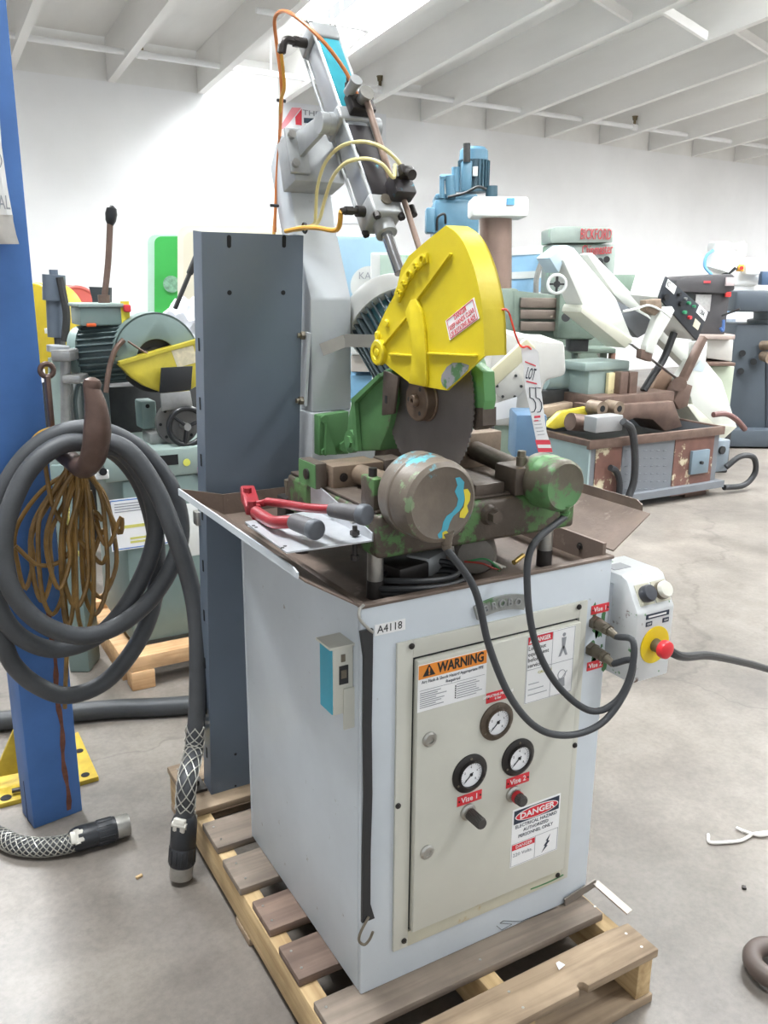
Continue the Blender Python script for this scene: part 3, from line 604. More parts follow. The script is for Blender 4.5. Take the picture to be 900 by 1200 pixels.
# scraped teal and yellow patches on the face of the large cylinder
def dpz_(pts, m_, nm, off):
    mb = MB(); mb.prism([at(340+a/2.5, 480+b/2.5, 'y', -.0608-off) for a, b in pts], (0, -.0005, 0)); mb.build(nm, m_, DR[0], 0)
teal_p = mat('teal_primer', (72, 166, 188), .5, var=.08); yel_p = mat('yellow_primer', (222, 204, 58), .5, var=.06)
dpz_([(484, 200), (497, 198), (510, 212), (508, 232), (512, 258), (506, 280), (496, 296), (478, 312), (468, 330), (462, 350), (448, 372), (436, 380), (432, 366), (444, 352), (448, 330), (458, 312), (474, 300), (488, 282), (492, 262), (482, 240), (490, 222)], teal_p, 'teal_patch', 0)
dpz_([(508, 234), (520, 232), (528, 246), (526, 266), (518, 282), (522, 298), (510, 318), (496, 316), (498, 300), (508, 286), (512, 262)], yel_p, 'yellow_patch', .0006)
dpz_([(446, 360), (456, 354), (466, 364), (460, 378), (446, 378)], yel_p, 'yellow_patch', .0006)
# hoses: measured on planes in front of the cabinet
def hose(start, pts, end, nm):
    P = [start]+[at(a, b, 'y', c) for a, b, c in pts]+[end]
    mb = MB(); mb.tube(P, .0069, 12, 8); return mb.build(nm, hose_grey, saw)
hose(h1, [(556, 690, -.075), (574, 760, -.085), (600, 820, -.10), (633, 855, -.11), (672, 861, -.115), (708, 845, -.12), (734, 808, -.12), (741, 775, -.105)], V(.556, -.066, .764), 'air_hose')
hose(h2, [(624, 640, -.04), (618, 690, -.055), (628, 755, -.07), (655, 805, -.085), (692, 833, -.10), (722, 822, -.115), (739, 790, -.12), (742, 752, -.11)], V(.560, -.066, .824), 'air_hose')
# rods, jaws, brackets
mb = MB(); mb.cyl((.125, .035, 1.158), (.125, .24, 1.150), .021, .0205); mb.build('vise_rod', jaw_steel, saw)
mb = MB(); mb.cyl((.425, .05, 1.148), (.425, .26, 1.168), .021); mb.build('vise_rod', oily, saw)
mb = MB(); mb.cyl((.425, .05, 1.148), (.425, .105, 1.152), .034); mb.build('rod_collar', oily, saw)
mb = MB(); mb.b2((.052, .05, 1.125), (.075, .10, 1.185), .004); mb.build('rod_bracket', cast_mix, saw); 
mb = MB(); mb.cyl((.064, .075, 1.185), (.064, .075, 1.20), .008); mb.build('bracket_bolt', dark_metal, saw)
mb = MB(); mb.b2((.355, .03, 1.122), (.41, .10, 1.178), .006); mb.build('rod_bracket', oily, saw)
mb = MB(); mb.cyl((.383, .05, 1.178), (.383, .05, 1.195), .010); mb.hexa((.383, .05, 1.195), (.383, .05, 1.207), .0085); mb.build('bracket_bolt', fit_brown, saw)
def jaw(a, b, m_, nm='vise_jaw'): mb = MB(); mb.b2(a, b, .003); return mb.build(nm, m_, saw)
j1 = jaw((.064, .235, 1.124), (.180, .275, 1.172), jaw_steel); 
for (x_, r_) in ((.088, .006),):
    mb = MB(); mb.cyl((x_, .2342, 1.148), (x_, .236, 1.148), r_+.003); mb.cyl((x_, .232, 1.148), (x_, .236, 1.148), r_); mb.build('jaw_screw', dark_metal, j1)
jaw((.036, .255, 1.124), (.0615, .33, 1.176), oily, 'fence_block'); mb = MB(); mb.b2((.0345, .254, 1.126), (.0362, .331, 1.174)); mb.build('fence_end', green_paint, saw); 
mb = MB(); mb.cyl((.034, .29, 1.15), (.03, .29, 1.15), .011); mb.build('fence_bolt', dark_metal, saw)
jaw((.182, .235, 1.124), (.228, .285, 1.174), oily)
jaw((.064, .33, 1.128), (.225, .40, 1.150), jaw_steel, 'fixed_fence')
mb = MB(); fkx = at(453, 515, 'y', .34).x+.03; mb.prism([(fkx-.035, .34, 1.145), (fkx+.03, .34, 1.145), (fkx+.026, .34, 1.198), (fkx-.026, .34, 1.206)], (0, .05, 0), .006); mb.build('fence_knob_block', oily, saw)
j2 = jaw((.385, .265, 1.128), (.50, .315, 1.205), jaw_steel); jaw((.33, .255, 1.128), (.383, .315, 1.180), oily)
mb = MB(); mb.b2((.335, .25, 1.180), (.385, .30, 1.188)); mb.build('jaw_plate', alu, j2)
mb = MB(); mb.cyl((.345, .253, 1.152), (.345, .256, 1.152), .010); mb.build('jaw_screw', dark_metal, j2)
jaw((.275, .05, 1.125), (.345, .24, 1.150), oily, 'vise_slide')
jaw((.385, .40, 1.128), (.50, .46, 1.22), oily, 'fixed_fence')
mb = MB(); mb.tube([(.52, .36, 1.0), (.525, .34, 1.14), (.522, .35, 1.24), (.53, .4, 1.30)], .011, 10, 6); mb.build('coolant_hose', hose_grey, saw)
# angle bracket on the left of the bed
mb = MB(); zz = 1.072
pl = [at(287, 613, 'z', zz), at(336, 649, 'z', zz), V(.048, .045, zz), V(.048, .285, zz)]
mb.prism([(p.x, p.y, zz) for p in pl], (0, 0, .003)); mb.prism([(.049, .045, zz), (.049, .30, zz), (.049, .30, 1.120), (.049, .27, 1.130), (.049, .045, 1.088)], (-.003, 0, 0)); br = mb.build('angle_bracket', mat('bare_aluminium', (196, 199, 203), .38, .45, var=.06, scale=30), saw)
for px_, py_ in ((297, 616), (300, 618), (331, 642), (334, 640)):
    p = at(px_, py_, 'z', zz+.003); mb = MB(); mb.cyl(p-V(0, 0, .001), p+V(0, 0, .0006), .0035, n=10); mb.build('bracket_hole', rubber, br)
for py_ in (.11, .2):
    mb = MB(); mb.hexa((.046, py_, 1.098), (.038, py_, 1.098), .008); mb.build('bracket_screw', zinc, br)
mb = MB(); mb.cyl((.03, .08, 1.035), (.03, .08, 1.095), .0045); mb.hexa((.03, .08, 1.078), (.03, .08, 1.086), .009); mb.hexa((.03, .08, 1.03), (.03, .08, 1.04), .008); mb.build('levelling_bolt', dark_metal, br)

# ---- blade, hub and guards (the blade turns in a plane x = const)
BX, BYC, BZC, BR = .240, .172, 1.300, .158
mb = MB(); n = 180; ring = []
for k in range(n):
    a = 2*math.pi*k/n; r = BR if k % 2 else BR-.0035; ring.append(V(BX-.0012, BYC+r*math.cos(a), BZC+r*math.sin(a)))
mb.prism(ring, (.0024, 0, 0)); mb.build('saw_blade', blade_m, saw, 25)
mb = MB(); mb.lathe((BX, BYC, BZC), (-1, 0, 0), [(.042, 0), (.042, .004), (.040, .006), (.040, .024), (.038, .026), (.012, .026), (.012, .032), (.010, .036), (.005, .036), (.005, .028), (.001, .028)], 40); hub = mb.build('blade_flange', mat('brown_flange', (118, 100, 84), .42, .5, var=.15, scale=30), saw)
for a in (120, 240, 0):
    mb = MB(); c = V(BX-.0262, BYC+.027*math.cos(math.radians(a)), BZC+.027*math.sin(math.radians(a))); mb.cyl(c, c+V(.001, 0, 0), .0045, n=14); mb.build('flange_hole', rubber, hub)
# fixed green housing behind the blade
mb = MB(); poly = [V(.247, BYC+.05, BZC+.10)]
poly = [V(.247, BYC+.145*math.cos(math.radians(a)), BZC+.145*math.sin(math.radians(a))) for a in range(90, 205, 6)]+[V(.247, BYC+.155*math.cos(math.radians(180))+.04, BZC-.03)]
gp = [at(a, b, 'x', .247) for a, b in ((535, 440), (553, 425), (566, 436), (568, 470), (562, 500), (556, 503), (545, 490), (535, 470))]
mb.prism([V(.247, p.y, p.z) for p in gp], (.026, 0, 0), .002); gh = mb.build('inner_guard', green_bright, saw)
gp = [at(a, b, 'x', .247) for a, b in ((540, 480), (556, 503), (569, 498), (569, 480), (566, 505), (552, 508), (544, 496))]
mb = MB(); mb.prism([V(.2465, p.y, p.z) for p in [at(a, b, 'x', .247) for a, b in ((538, 478), (548, 494), (557, 504), (566, 499), (566, 478))]], (.03, 0, 0)); mb.build('guard_tip', oily, saw)
# gear housing beyond the blade, carries the motor
mb = MB(); mb.lathe((.255, BYC+.02, BZC+.03), (1, 0, 0), [(.09, 0), (.105, .01), (.105, .05), (.09, .08), (.05, .10)], 36); mb.build('gear_housing', green_paint, saw)
mb = MB(); mb.prism([(.27, BYC, BZC+.13), (.27, BYC+.07, BZC+.16), (.27, BYC+.14, 1.40), (.27, BYC+.16, 1.33), (.27, BYC+.05, BZC-.06)], (.09, 0, 0), .012); mb.build('head_arm', green_paint, saw)
# yellow swing guard
GX0, GX1 = .203, .250
outline = [(522.5, 264), (534, 272), (543, 284), (551, 302), (557, 320), (562, 342), (565, 362), (567, 390), (567.5, 417), (545.5, 437.5), (524, 457.5), (502, 454), (482, 450), (469, 440), (458, 432), (449, 424), (441, 412), (439, 402), (440, 390), (451, 366), (464, 342), (467, 328), (470, 315), (479, 300), (500, 282)]
def gpt(px, py, x=GX0): p = at(px, py, 'x', GX0); return V(x, p.y, p.z)
arc = spline([V(a, b, 0) for a, b in outline[:9]], 4); outline = [(p.x, p.y) for p in arc]+outline[9:]; NE = len(arc)
G = [gpt(*q) for q in outline]
mb = MB(); mb.prism(G, (.004, 0, 0))            # face
cen = sum(G, V(0, 0, 0))/len(G)
edge = G[0:NE]                                            # broad rim over the teeth
for a, b in zip(edge[:-1], edge[1:]):
    ia = a+(cen-a).normalized()*.006; ib = b+(cen-b).normalized()*.006
    mb.prism([V(GX0+.0035, p.y, p.z) for p in (a, b, ib, ia)], (GX1-GX0-.0035, 0, 0))
back = [G[0]]+G[:NE+8:-1]+[G[NE+9]]
for a, b in zip(back[:-1], back[1:]):
    if (a-b).length < 1e-5: continue
    ia = a+(cen-a).normalized()*.006; ib = b+(cen-b).normalized()*.006; mb.prism([V(GX0+.0035, p.y, p.z) for p in (a, b, ib, ia)], (GX1-GX0-.0035, 0, 0))
far = G[0:NE]+[gpt(548, 415), gpt(525, 350), gpt(480, 330)]+G[-3:]
mb.prism([V(GX1-.004, p.y, p.z) for p in far], (.004, 0, 0))
gd = mb.build('blade_guard', yellow, saw, 30)
c = gpt(446, 413); mb = MB(); mb.lathe((GX0+.002, c.y, c.z), (-1, 0, 0), [(.026, 0), (.026, .010), (.023, .013), (.015, .013), (.014, .010), (.009, .010), (.008, .013), (.001, .014)], 28); mb.build('pivot_boss', yellow, gd)
for px_, py_, r_ in ((443, 393, .009), (454, 379, .008)):
    c = gpt(px_, py_); mb = MB(); mb.lathe((GX0+.001, c.y, c.z), (-1, 0, 0), [(r_, 0), (r_, .004), (r_*.7, .006), (.001, .006)], 16); mb.build('guard_screw', yellow, gd)
# raised name bow
bow_o = [(464, 344), (470, 330), (478, 316), (487, 305), (495, 298), (502, 296)]; bow_i = [(503, 308), (496, 312), (488, 320), (480, 331), (474, 343), (469, 355)]
mb = MB(); mb.prism([gpt(*q) for q in bow_o+bow_i], (-.005, 0, 0), .001); nb = mb.build('name_bow', yellow, gd)
for k, ch in enumerate('BROBO'):
    px_, py_ = ((469.5, 344), (474.5, 333.5), (481, 323), (488.5, 313.5), (496.5, 305))[k]; nx, ny = (((474.5, 332), (480.5, 322), (488, 312.5), (496, 304.5), (504, 298.5))[k])
    p = gpt(px_+2.5, py_-.5, GX0-.0048); q = gpt(nx+2.5, ny-.5, GX0-.0048); xd = (q-p).normalized(); mb = MB(); mb.text(ch, .0225, p-V(.001, 0, 0), xd, V(-1, 0, 0).cross(xd), .0042); mb.build('raised_letter', yellow, nb, 0)
# ribs of the casting
def rib(pts, w, hgt, nm='guard_rib'):
    mb = MB(); P = [gpt(*q) for q in pts]
    for a, b in zip(P[:-1], P[1:]): mb.bar(a, b, w, hgt*2, (1, 0, 0), .001)
    return mb.build(nm, yellow, gd)
rib([(490, 352), (530, 297)], .004, .006); rib([(448, 408), (478, 372)], .004, .006)
rib([(458, 415), (486, 417)], .004, .006); rib([(503, 414), (560, 417)], .004, .006)
strip = [(478, 366), (484, 352), (491, 350), (497, 366), (500, 385), (502, 410), (503, 440), (502, 453), (482, 449), (485, 430), (486, 405), (482, 382)]
mb = MB(); mb.prism([gpt(*q) for q in strip], (-.007, 0, 0), .0015); mb.build('guard_band', yellow, gd)
sp_ = [gpt(*q, GX0-.0004) for q in ((517, 446), (518, 439), (524, 430), (531, 425), (541, 425), (550, 428), (549, 433), (537, 445), (524, 456), (519, 452))]
mb = MB(); mb.prism(sp_, (-.0004, 0, 0)); mb.build('scraped_patch', yellow_chip, gd, 0, label='scraped patch of green primer and bare metal')
# red and white sticker on the guard
st = [gpt(*q, GX0-.0006) for q in ((522.5, 376), (556, 348.5), (562.5, 373), (527.5, 399))]
mb = MB(); mb.prism(st, (-.0005, 0, 0)); gs = mb.build('guard_sticker', sticker, gd, 0)
mb = MB()
for a, b in zip(st, st[1:]+st[:1]):
    c_ = sum(st, V(0, 0, 0))/4; a2 = a.lerp(c_, .10)-V(.0008, 0, 0); b2_ = b.lerp(c_, .10)-V(.0008, 0, 0); mb.bar(a2, b2_, .0012, .0004, (1, 0, 0))
mb.build('sticker_border', red_print, gs, 0, kind='stuff')
xd = (st[1]-st[0]).normalized(); upd = (st[0]-st[3]).normalized(); cc = sum(st, V(0, 0, 0))/4-V(.0009, 0, 0)
mb = MB(); Lw = (st[1]-st[0]).length
mb.text('DANGER', .012, cc+upd*.0115, xd, upd, .0002, fit=Lw*.42); mb.text('KEEP HANDS CLEAR', .012, cc, xd, upd, .0002, fit=Lw*.84); mb.text('OF ROTATING BLADE', .012, cc-upd*.0115, xd, upd, .0002, fit=Lw*.84); mb.build('sticker_lettering', red_print, gs, 0, kind='stuff')

# ---- column and pivot
cx0, cx1 = .24, .352; dp = .085
prof = [(.70, 1.205), (.70, 1.482), (.782, 1.655), (.848, 1.872), (.848+dp*.55, 1.85), (.848+dp, 1.80), (.785+dp, 1.64), (.70+dp, 1.46), (.70+dp, 1.205)]
mb = MB(); mb.prism([(cx0, a, b) for a, b in prof], (cx1-cx0, 0, 0), .006, 2); colm = mb.build('column', col_grey, saw)
mb = MB(); mb.b2((cx0-.005, .692, 1.0), (cx1+.16, .83, 1.205), .005); mb.build('column_pedestal', col_grey, saw)
mb = MB(); mb.b2((.245, .56, .972), (.52, .82, 1.0), .003); mb.build('pedestal_base', oily, saw)
tdir = V(0, .066, .217).normalized(); tn = V(0, -.217, .066).normalized()     # along / out of the upper column
mb = MB(); c = V((cx0+cx1)/2, .848, 1.872)-tdir*.088; Rm = Matrix((V(1, 0, 0), tdir, tn)).transposed()
mb.box(c+tn*.035-V(.008, 0, 0), (.134, .118, .075), .004, Rm); mb.build('head_plate', cast_grey, colm)
def trun(sx):
    xa = CXP+sx*.064
    mb = MB(); P0 = V(xa, .848, 1.872)-tdir*.080+tn*.079
    mb.box(P0+V(sx*.008, 0, 0), (.052, .108, .014), .004, Rm)
    ear = cp(tm, sx*hs*1.62)
    mb.prism([P0-tdir*.015-V(.006, 0, 0), P0+tdir*.045-V(.006, 0, 0), V(xa-.006, ear.y, ear.z)+tdir*.020, V(xa-.006, ear.y, ear.z)-tdir*.020], (.012, 0, 0), .002)
    t_ = mb.build('trunnion_bracket', cast_grey, saw)
    mb = MB(); mb.cyl(ear-V(.014, 0, 0), ear+V(.014, 0, 0), .023); mb.build('trunnion_bearing', cast_grey, t_)
    for k in (-1, 1):
        mb = MB(); q = P0+tdir*.034*k+tn*.007+V(sx*.021, 0, 0); mb.cyl(q, q+tn*.010, .0095); mb.hexa(q+tn*.010, q+tn*.0105, .005); mb.build('bracket_bolt', zinc, t_)
    return ear
CXP = .305
# cylinder axis: measured on plane x = CXP
A_ = at(372, 42, 'x', CXP); B_ = at(462, 300, 'x', CXP); ca = (B_-A_).normalized(); cn = V(1, 0, 0).cross(ca).normalized()   # cn: side facing up-front
if cn.y > 0: cn = -cn
cl = (at(448, 262, 'x', CXP)-A_).length
def cp(t, u=0, w=0): return A_+ca*t+V(1, 0, 0)*u+cn*w
Rc = Matrix((V(1, 0, 0), cn, V(1, 0, 0).cross(cn))).transposed()
hs = .038
mb = MB(); mb.box(cp(.022), (hs*2, hs*2, .044), .008, Rc, 3); top_cap = mb.build('cylinder_cap', cast_grey, saw)
mb = MB(); mb.box(cp(cl-.022), (hs*2, hs*2, .05), .007, Rc, 3); mb.cyl(cp(cl), cp(cl+.03), .024); low_cap = mb.build('cylinder_end', cast_grey, saw)
mb = MB(); mb.cyl(cp(cl-.03, 0, hs-.003), cp(cl-.03, 0, hs+.004), .013); mb.build('end_port', fit_brown, low_cap)
mb = MB(); mb.box(cp(cl*.5), (hs*1.66, hs*1.66, cl-.088), .012, Rc, 3); cyb = mb.build('cylinder_barrel', alu, saw)
tm = cl*.50
mb = MB(); mb.box(cp(.044+(tm-.02-.044)/2, .003, hs*.83), (.054, .004, tm-.066), .001, Rc); mb.build('teal_stripe', teal, cyb, label='teal painted face of the barrel')
mb = MB(); mb.box(cp((tm+.03+cl-.05)/2, .003, hs*.83), (.054, .004, cl-.05-tm-.03), .001, Rc); mb.build('black_stripe', black_worn, cyb, label='worn black face of the barrel')
for sx in (-1, 1):
    for sw in (-1, 1):
        mb = MB(); mb.cyl(cp(.04, sx*hs*.86, sw*hs*.86), cp(cl-.04, sx*hs*.86, sw*hs*.86), .0034, n=10); mb.build('tie_rod', cast_grey, saw)
        mb = MB(); mb.hexa(cp(-.008, sx*hs*.8, sw*hs*.8), cp(.002, sx*hs*.8, sw*hs*.8), .0085); mb.build('tie_rod_nut', zinc, top_cap)
        mb = MB(); mb.hexa(cp(cl+.0, sx*hs*.8, sw*hs*.8), cp(cl+.012, sx*hs*.8, sw*hs*.8), .008); mb.build('tie_rod_nut', dark_metal, low_cap)
mb = MB(); mb.box(cp(tm), (hs*2.25, hs*2.1, .038), .008, Rc, 3); mb.cyl(cp(tm, -hs*1.1), cp(tm, -hs*1.45), .024); mb.cyl(cp(tm, hs*1.1), cp(tm, hs*1.45), .024); mb.build('trunnion_block', cast_grey, saw)
e0 = trun(-1); trun(1)
mb = MB(); mb.cyl(cp(cl+.02), cp(cl+.13), .0125); mb.build('piston_rod', chrome, saw)
# valve block, flow valves and stop rod on the barrel's face
mb = MB(); mb.box(cp(tm-.012, .010, hs+.014), (.060, .026, .05), .004, Rc); vb = mb.build('valve_block', dark_metal, saw)
mb = MB(); mb.cyl(cp(tm-.035, -.014, hs+.02), cp(tm-.03, -.014, hs+.055), .0125); mb.cyl(cp(tm-.03, -.014, hs+.055), cp(tm-.03, -.014, hs+.062), .014); mb.build('flow_valve', cast_grey, vb)
mb = MB(); mb.cyl(cp(tm-.008, .006, hs+.02), cp(tm-.004, .006, hs+.05), .012); mb.cyl(cp(tm-.004, .006, hs+.05), cp(tm-.003, .006, hs+.057), .0165); mb.build('flow_valve', zinc, vb)
for u_, t_ in ((-.006, -.05), (.036, -.02)):
    mb = MB(); mb.cyl(cp(tm+t_, u_, hs+.012), cp(tm+t_-.02, u_, hs+.03), .007); mb.hexa(cp(tm+t_-.004, u_, hs+.016), cp(tm+t_-.012, u_, hs+.023), .0095); mb.build('tube_fitting', rubber, vb)
mb = MB(); mb.cyl(cp(tm+.0, .012, hs+.038), cp(cl-.045, .020, hs+.012), .0075); mb.build('feed_rod', rustybrown, saw)
mb = MB(); mb.box(cp(cl-.048, .034, hs+.018), (.052, .036, .05), .005, Rc); lb = mb.build('limit_valve', black_worn, saw)
mb = MB(); mb.box(cp(cl-.066, .040, hs+.045), (.034, .024, .022), .004, Rc); mb.cyl(cp(cl-.06, .04, hs+.05), cp(cl-.045, .04, hs+.062), .011); mb.cyl(cp(cl-.082, .034, hs+.045), cp(cl-.07, .034, hs+.045), .008); mb.build('valve_head', dark_metal, lb)
for u_, w_ in ((.022, .045), (.058, .04)):
    mb = MB(); mb.cyl(cp(cl-.085, u_, hs+w_-.005), cp(cl-.065, u_, hs+w_-.01), .006); mb.hexa(cp(cl-.07, u_, hs+w_-.01), cp(cl-.062, u_, hs+w_-.012), .008); mb.build('tube_fitting', cast_grey, lb)
mb = MB(); mb.cyl(cp(cl-.03, .040, hs+.008), cp(cl+.14, .042, hs-.004), .0065); mb.build('guide_rod', rustybrown, saw)
mb = MB(); mb.cyl(cp(cl-.02, .062, hs-.005), cp(cl+.004, .062, hs-.005), .008); mb.build('guide_stud', dark_metal, lb)
mb = MB(); tl = [V(.27, .80, 1.70), V(.36, .80, 1.70), V(.36, .70, 1.735), V(.27, .70, 1.735)]; mb.prism([at(385, 205, 'y', .76), at(400, 205, 'y', .76), at(402, 175, 'y', .76), at(388, 180, 'y', .76)], (0, .05, 0)); mb.build('teal_gusset', mat('teal_gusset_paint', (96, 150, 152), .45, var=.08), saw)
# top elbow fitting and air tubes
f0 = cp(.03, -hs, .0); mb = MB(); mb.cyl(f0, f0-V(.022, 0, 0), .011); mb.hexa(f0-V(.020, 0, 0), f0-V(.032, 0, 0), .012); mb.tube([f0-V(.03, 0, 0), f0-V(.047, 0, -.001), f0-V(.056, 0, .006), f0-V(.060, 0, .02)], .009, 10, 5); mb.hexa(f0-V(.060, 0, .012), f0-V(.063, 0, .028), .0105); mb.build('elbow_fitting', dark_metal, top_cap)
f1 = cp(cl-.028, -hs, 0); mb = MB(); mb.cyl(f1, f1-V(.018, 0, 0), .012); mb.cyl(f1-V(.018, 0, 0), f1-V(.03, 0, 0), .007); mb.hexa(f1-V(.028, 0, 0), f1-V(.045, 0, 0), .010); mb.cyl(f1-V(.045, 0, 0), f1-V(.055, 0, .002), .007); mb.build('tube_fitting', dark_metal, low_cap)
yy = f0.y
mb = MB(); mb.tube([f0-V(.063, 0, .03)]+[at(a, b, 'y', c) for a, b, c in ((333, 100, yy+.02), (329, 120, yy+.06), (328, 160, yy+.12), (325, 200, yy+.16), (323, 240, yy+.18), (321, 272, yy+.18), (320, 300, yy+.16))], .0042, 8, 8); mb.build('air_tube', amber_tube, saw)
e1_ = cp(tm-.05-.02, -.006, hs+.03); e2_ = cp(tm-.04, .036, hs+.03)
mb = MB(); mb.tube([e2_]+[at(a, b, 'y', c) for a, b, c in ((420, 112, e2_.y), (404, 82, e2_.y-.01), (380, 50, e2_.y), (350, 22, e2_.y+.06), (332, 13, e2_.y+.14), (322, 22, e2_.y+.2), (324, 50, e2_.y+.22), (329, 90, e2_.y+.22), (330, 120, e2_.y+.24), (327, 170, e2_.y+.28), (324, 215, e2_.y+.30), (322, 272, e2_.y+.30))], .0042, 8, 8); mb.build('air_tube', mat('orange_air_tube', (206, 124, 66), .35, var=.15, scale=9), saw)
for a, b in ((330, 118), (322, 241)):
    p = at(a, b, 'y', yy+.10); mb = MB(); mb.cyl(p-V(.012, 0, 0), p+V(.010, 0, 0), .004, n=8); mb.build('cable_tie', rubber, saw)
v1 = cp(cl-.088, .022, hs+.042); v2 = cp(cl-.088, .058, hs+.036)
mb = MB(); mb.tube([v1]+[at(a, b, 'y', c) for a, b, c in ((461, 208, v1.y-.02), (447, 192, v1.y-.01), (428, 186, v1.y+.03), (405, 191, v1.y+.10), (390, 208, v1.y+.17), (381, 233, v1.y+.24), (374, 258, v1.y+.27), (365, 266, v1.y+.28), (345, 270, v1.y+.30))], .0042, 8, 8); mb.build('air_tube', pale_tube, saw)
mb = MB(); mb.tube([v2]+[at(a, b, 'y', c) for a, b, c in ((478, 212, v2.y), (467, 190, v2.y), (448, 173, v2.y+.02), (424, 166, v2.y+.06), (399, 172, v2.y+.13), (381, 191, v2.y+.20), (372, 220, v2.y+.25), (370, 250, v2.y+.28), (368, 262, v2.y+.29), (355, 268, v2.y+.30), (335, 271, v2.y+.32))], .0042, 8, 8); mb.build('air_tube', pale_tube, saw)
mb = MB(); mb.tube([f1-V(.055, 0, .002)]+[at(a, b, 'y', f1.y+c) for a, b, c in ((395, 269, .04), (372, 267, .12), (355, 267, .2), (335, 271, .28))], .0055, 8, 6); mb.build('air_tube', amber_tube, saw)
mb = MB(); p = at(357, 267, 'y', .68); mb.torus(p, (1, 0, .1), .011, .003, 16, 6); mb.build('cable_tie', rubber, saw)
# strap link and flat bar on the column
mb = MB(); P = [V(.262, .69, 1.405), V(.30, .62, 1.43), V(.30, .615, 1.43)]
s0 = at(377, 410, 'y', .688); s1 = at(405, 399, 'y', .64); s2 = at(446, 400, 'y', .50)
mb.bar(s0, s1, .004, .030, (0, 0, 1)); mb.bar(s1, s2, .004, .030, (0, 0, 1)); mb.build('strap_link', mat('grey_strap', (168, 164, 156), .4, .4, var=.08), saw)
mb = MB(); b0 = at(383, 394, 'x', cx0-.012); b1 = at(366, 478, 'x', cx0-.012)
mb.bar(V(cx0-.010, .695, 1.402), V(cx0-.014, .715, 1.222), .018, .008, (1, 0, 0)); fb = mb.build('lever_bar', col_grey, saw)
for q in (V(cx0-.012, .705, 1.395), V(cx0-.014, .715, 1.235)):
    mb = MB(); mb.hexa(q-V(.004, 0, 0), q-V(.014, 0, 0), .011); mb.cyl(q-V(.014, 0, 0), q-V(.022, 0, 0), .006); mb.build('lever_bolt', fit_brown, fb)
# green pivot casting
def gy(px, py, y_=.64): p = at(px, py, 'y', y_); return V(p.x, y_, p.z)
mb = MB(); mb.prism([gy(374, 487), gy(409, 482), gy(409, 532), gy(374, 534)], (0, .03, 0), .003); pv = mb.build('pivot_plate', green_paint, saw)
mb = MB(); mb.prism([gy(380, 495, .638), gy(392, 532, .638), gy(379, 532, .638)], (0, -.012, 0)); mb.build('plate_rib', green_paint, pv)
for a, b in ((379, 491), (380, 529), (403, 523)):
    c = gy(a, b, .64); mb = MB(); mb.hexa(c, c-V(0, .008, 0), .010 if a < 400 else .015); mb.build('plate_bolt', green_paint, pv)
def gx(px, py, x_=.20): p = at(px, py, 'x', x_); return V(x_, p.y, p.z)
XP = .225
mb = MB(); mb.prism([gx(412, 467, XP), gx(451, 432, XP), gx(459, 432, XP), gx(462, 470, XP), gx(455, 500, XP), gx(444, 528, XP), gx(404, 530, XP), gx(407, 490, XP)], (.085, 0, 0), .006); pc = mb.build('pivot_casting', green_paint, saw)
mb = MB(); mb.prism([gx(416, 468, XP-.002), gx(450, 437, XP-.002), gx(452, 441, XP-.002), gx(420, 472, XP-.002)], (-.012, 0, 0)); mb.build('casting_rib', green_paint, pc)
mb = MB(); mb.prism([gx(416, 468, XP-.002), gx(420, 468, XP-.002), gx(424, 528, XP-.002), gx(420, 528, XP-.002)], (-.010, 0, 0)); mb.build('casting_rib', green_paint, pc)
mb = MB(); c = gx(415, 517, XP); mb.cyl(c, c-V(.012, 0, 0), .026); mb.hexa(c-V(.012, 0, 0), c-V(.018, 0, 0), .014); mb.build('pivot_pin', green_paint, pc)
XQ = .205
mb = MB(); mb.prism([gx(449, 434, XQ), gx(466, 441, XQ), gx(461, 485, XQ), gx(447, 487, XQ)], (.006, 0, 0), .0015); ap = mb.build('arm_plate', oily, saw)
mb = MB(); c = gx(452.5, 468, XQ); mb.box(c, (.002, .008, .016)); mb.build('plate_slot', rubber, ap)
# motor, axis in the plane of the blade, tilted up towards the back
md = V(0, .80, .60).normalized(); MC = V(.43, .60, 1.37)
MC = at(468, 394, 'x', .475)-md*.02
mot_body = mat('teal_motor_paint', (66, 122, 134), 0.4, var=.1, scale=9); mot_fin = mat('dark_fin_grey', (84, 96, 100), .45, .2, var=.1)
mb = MB(); mb.cyl(MC-md*.14, MC+md*.075, .092, n=40); mtr = mb.build('motor_body', mot_body, saw)
mx = V(1, 0, 0); my = md.cross(mx)
for k in range(36):
    a = 2*math.pi*k/36; d = mx*math.cos(a)+my*math.sin(a); tt = md.cross(d)
    mb = MB(); mb.box(MC-md*.035+d*.099, (.024, .0045, .205), 0, Matrix((d, tt, md)).transposed()); mb.build('cooling_fin', mot_fin if -1.2 < math.sin(a) < .6 else mot_body, mtr)
mb = MB(); mb.lathe(MC+md*.068, md, [(.100, 0), (.116, 0), (.116, .05), (.105, .07), (.06, .075)], 48); mb.build('fan_cover', mat('light_fan_cover', (206, 206, 202), .4, var=.04), mtr)
mb = MB(); c = MC+md*.085+my*.116*(1 if my.z > 0 else -1)+mx*.03; mb.cyl(c, c+V(0, 0, .006), .005); mb.build('cover_screw', dark_metal, mtr)

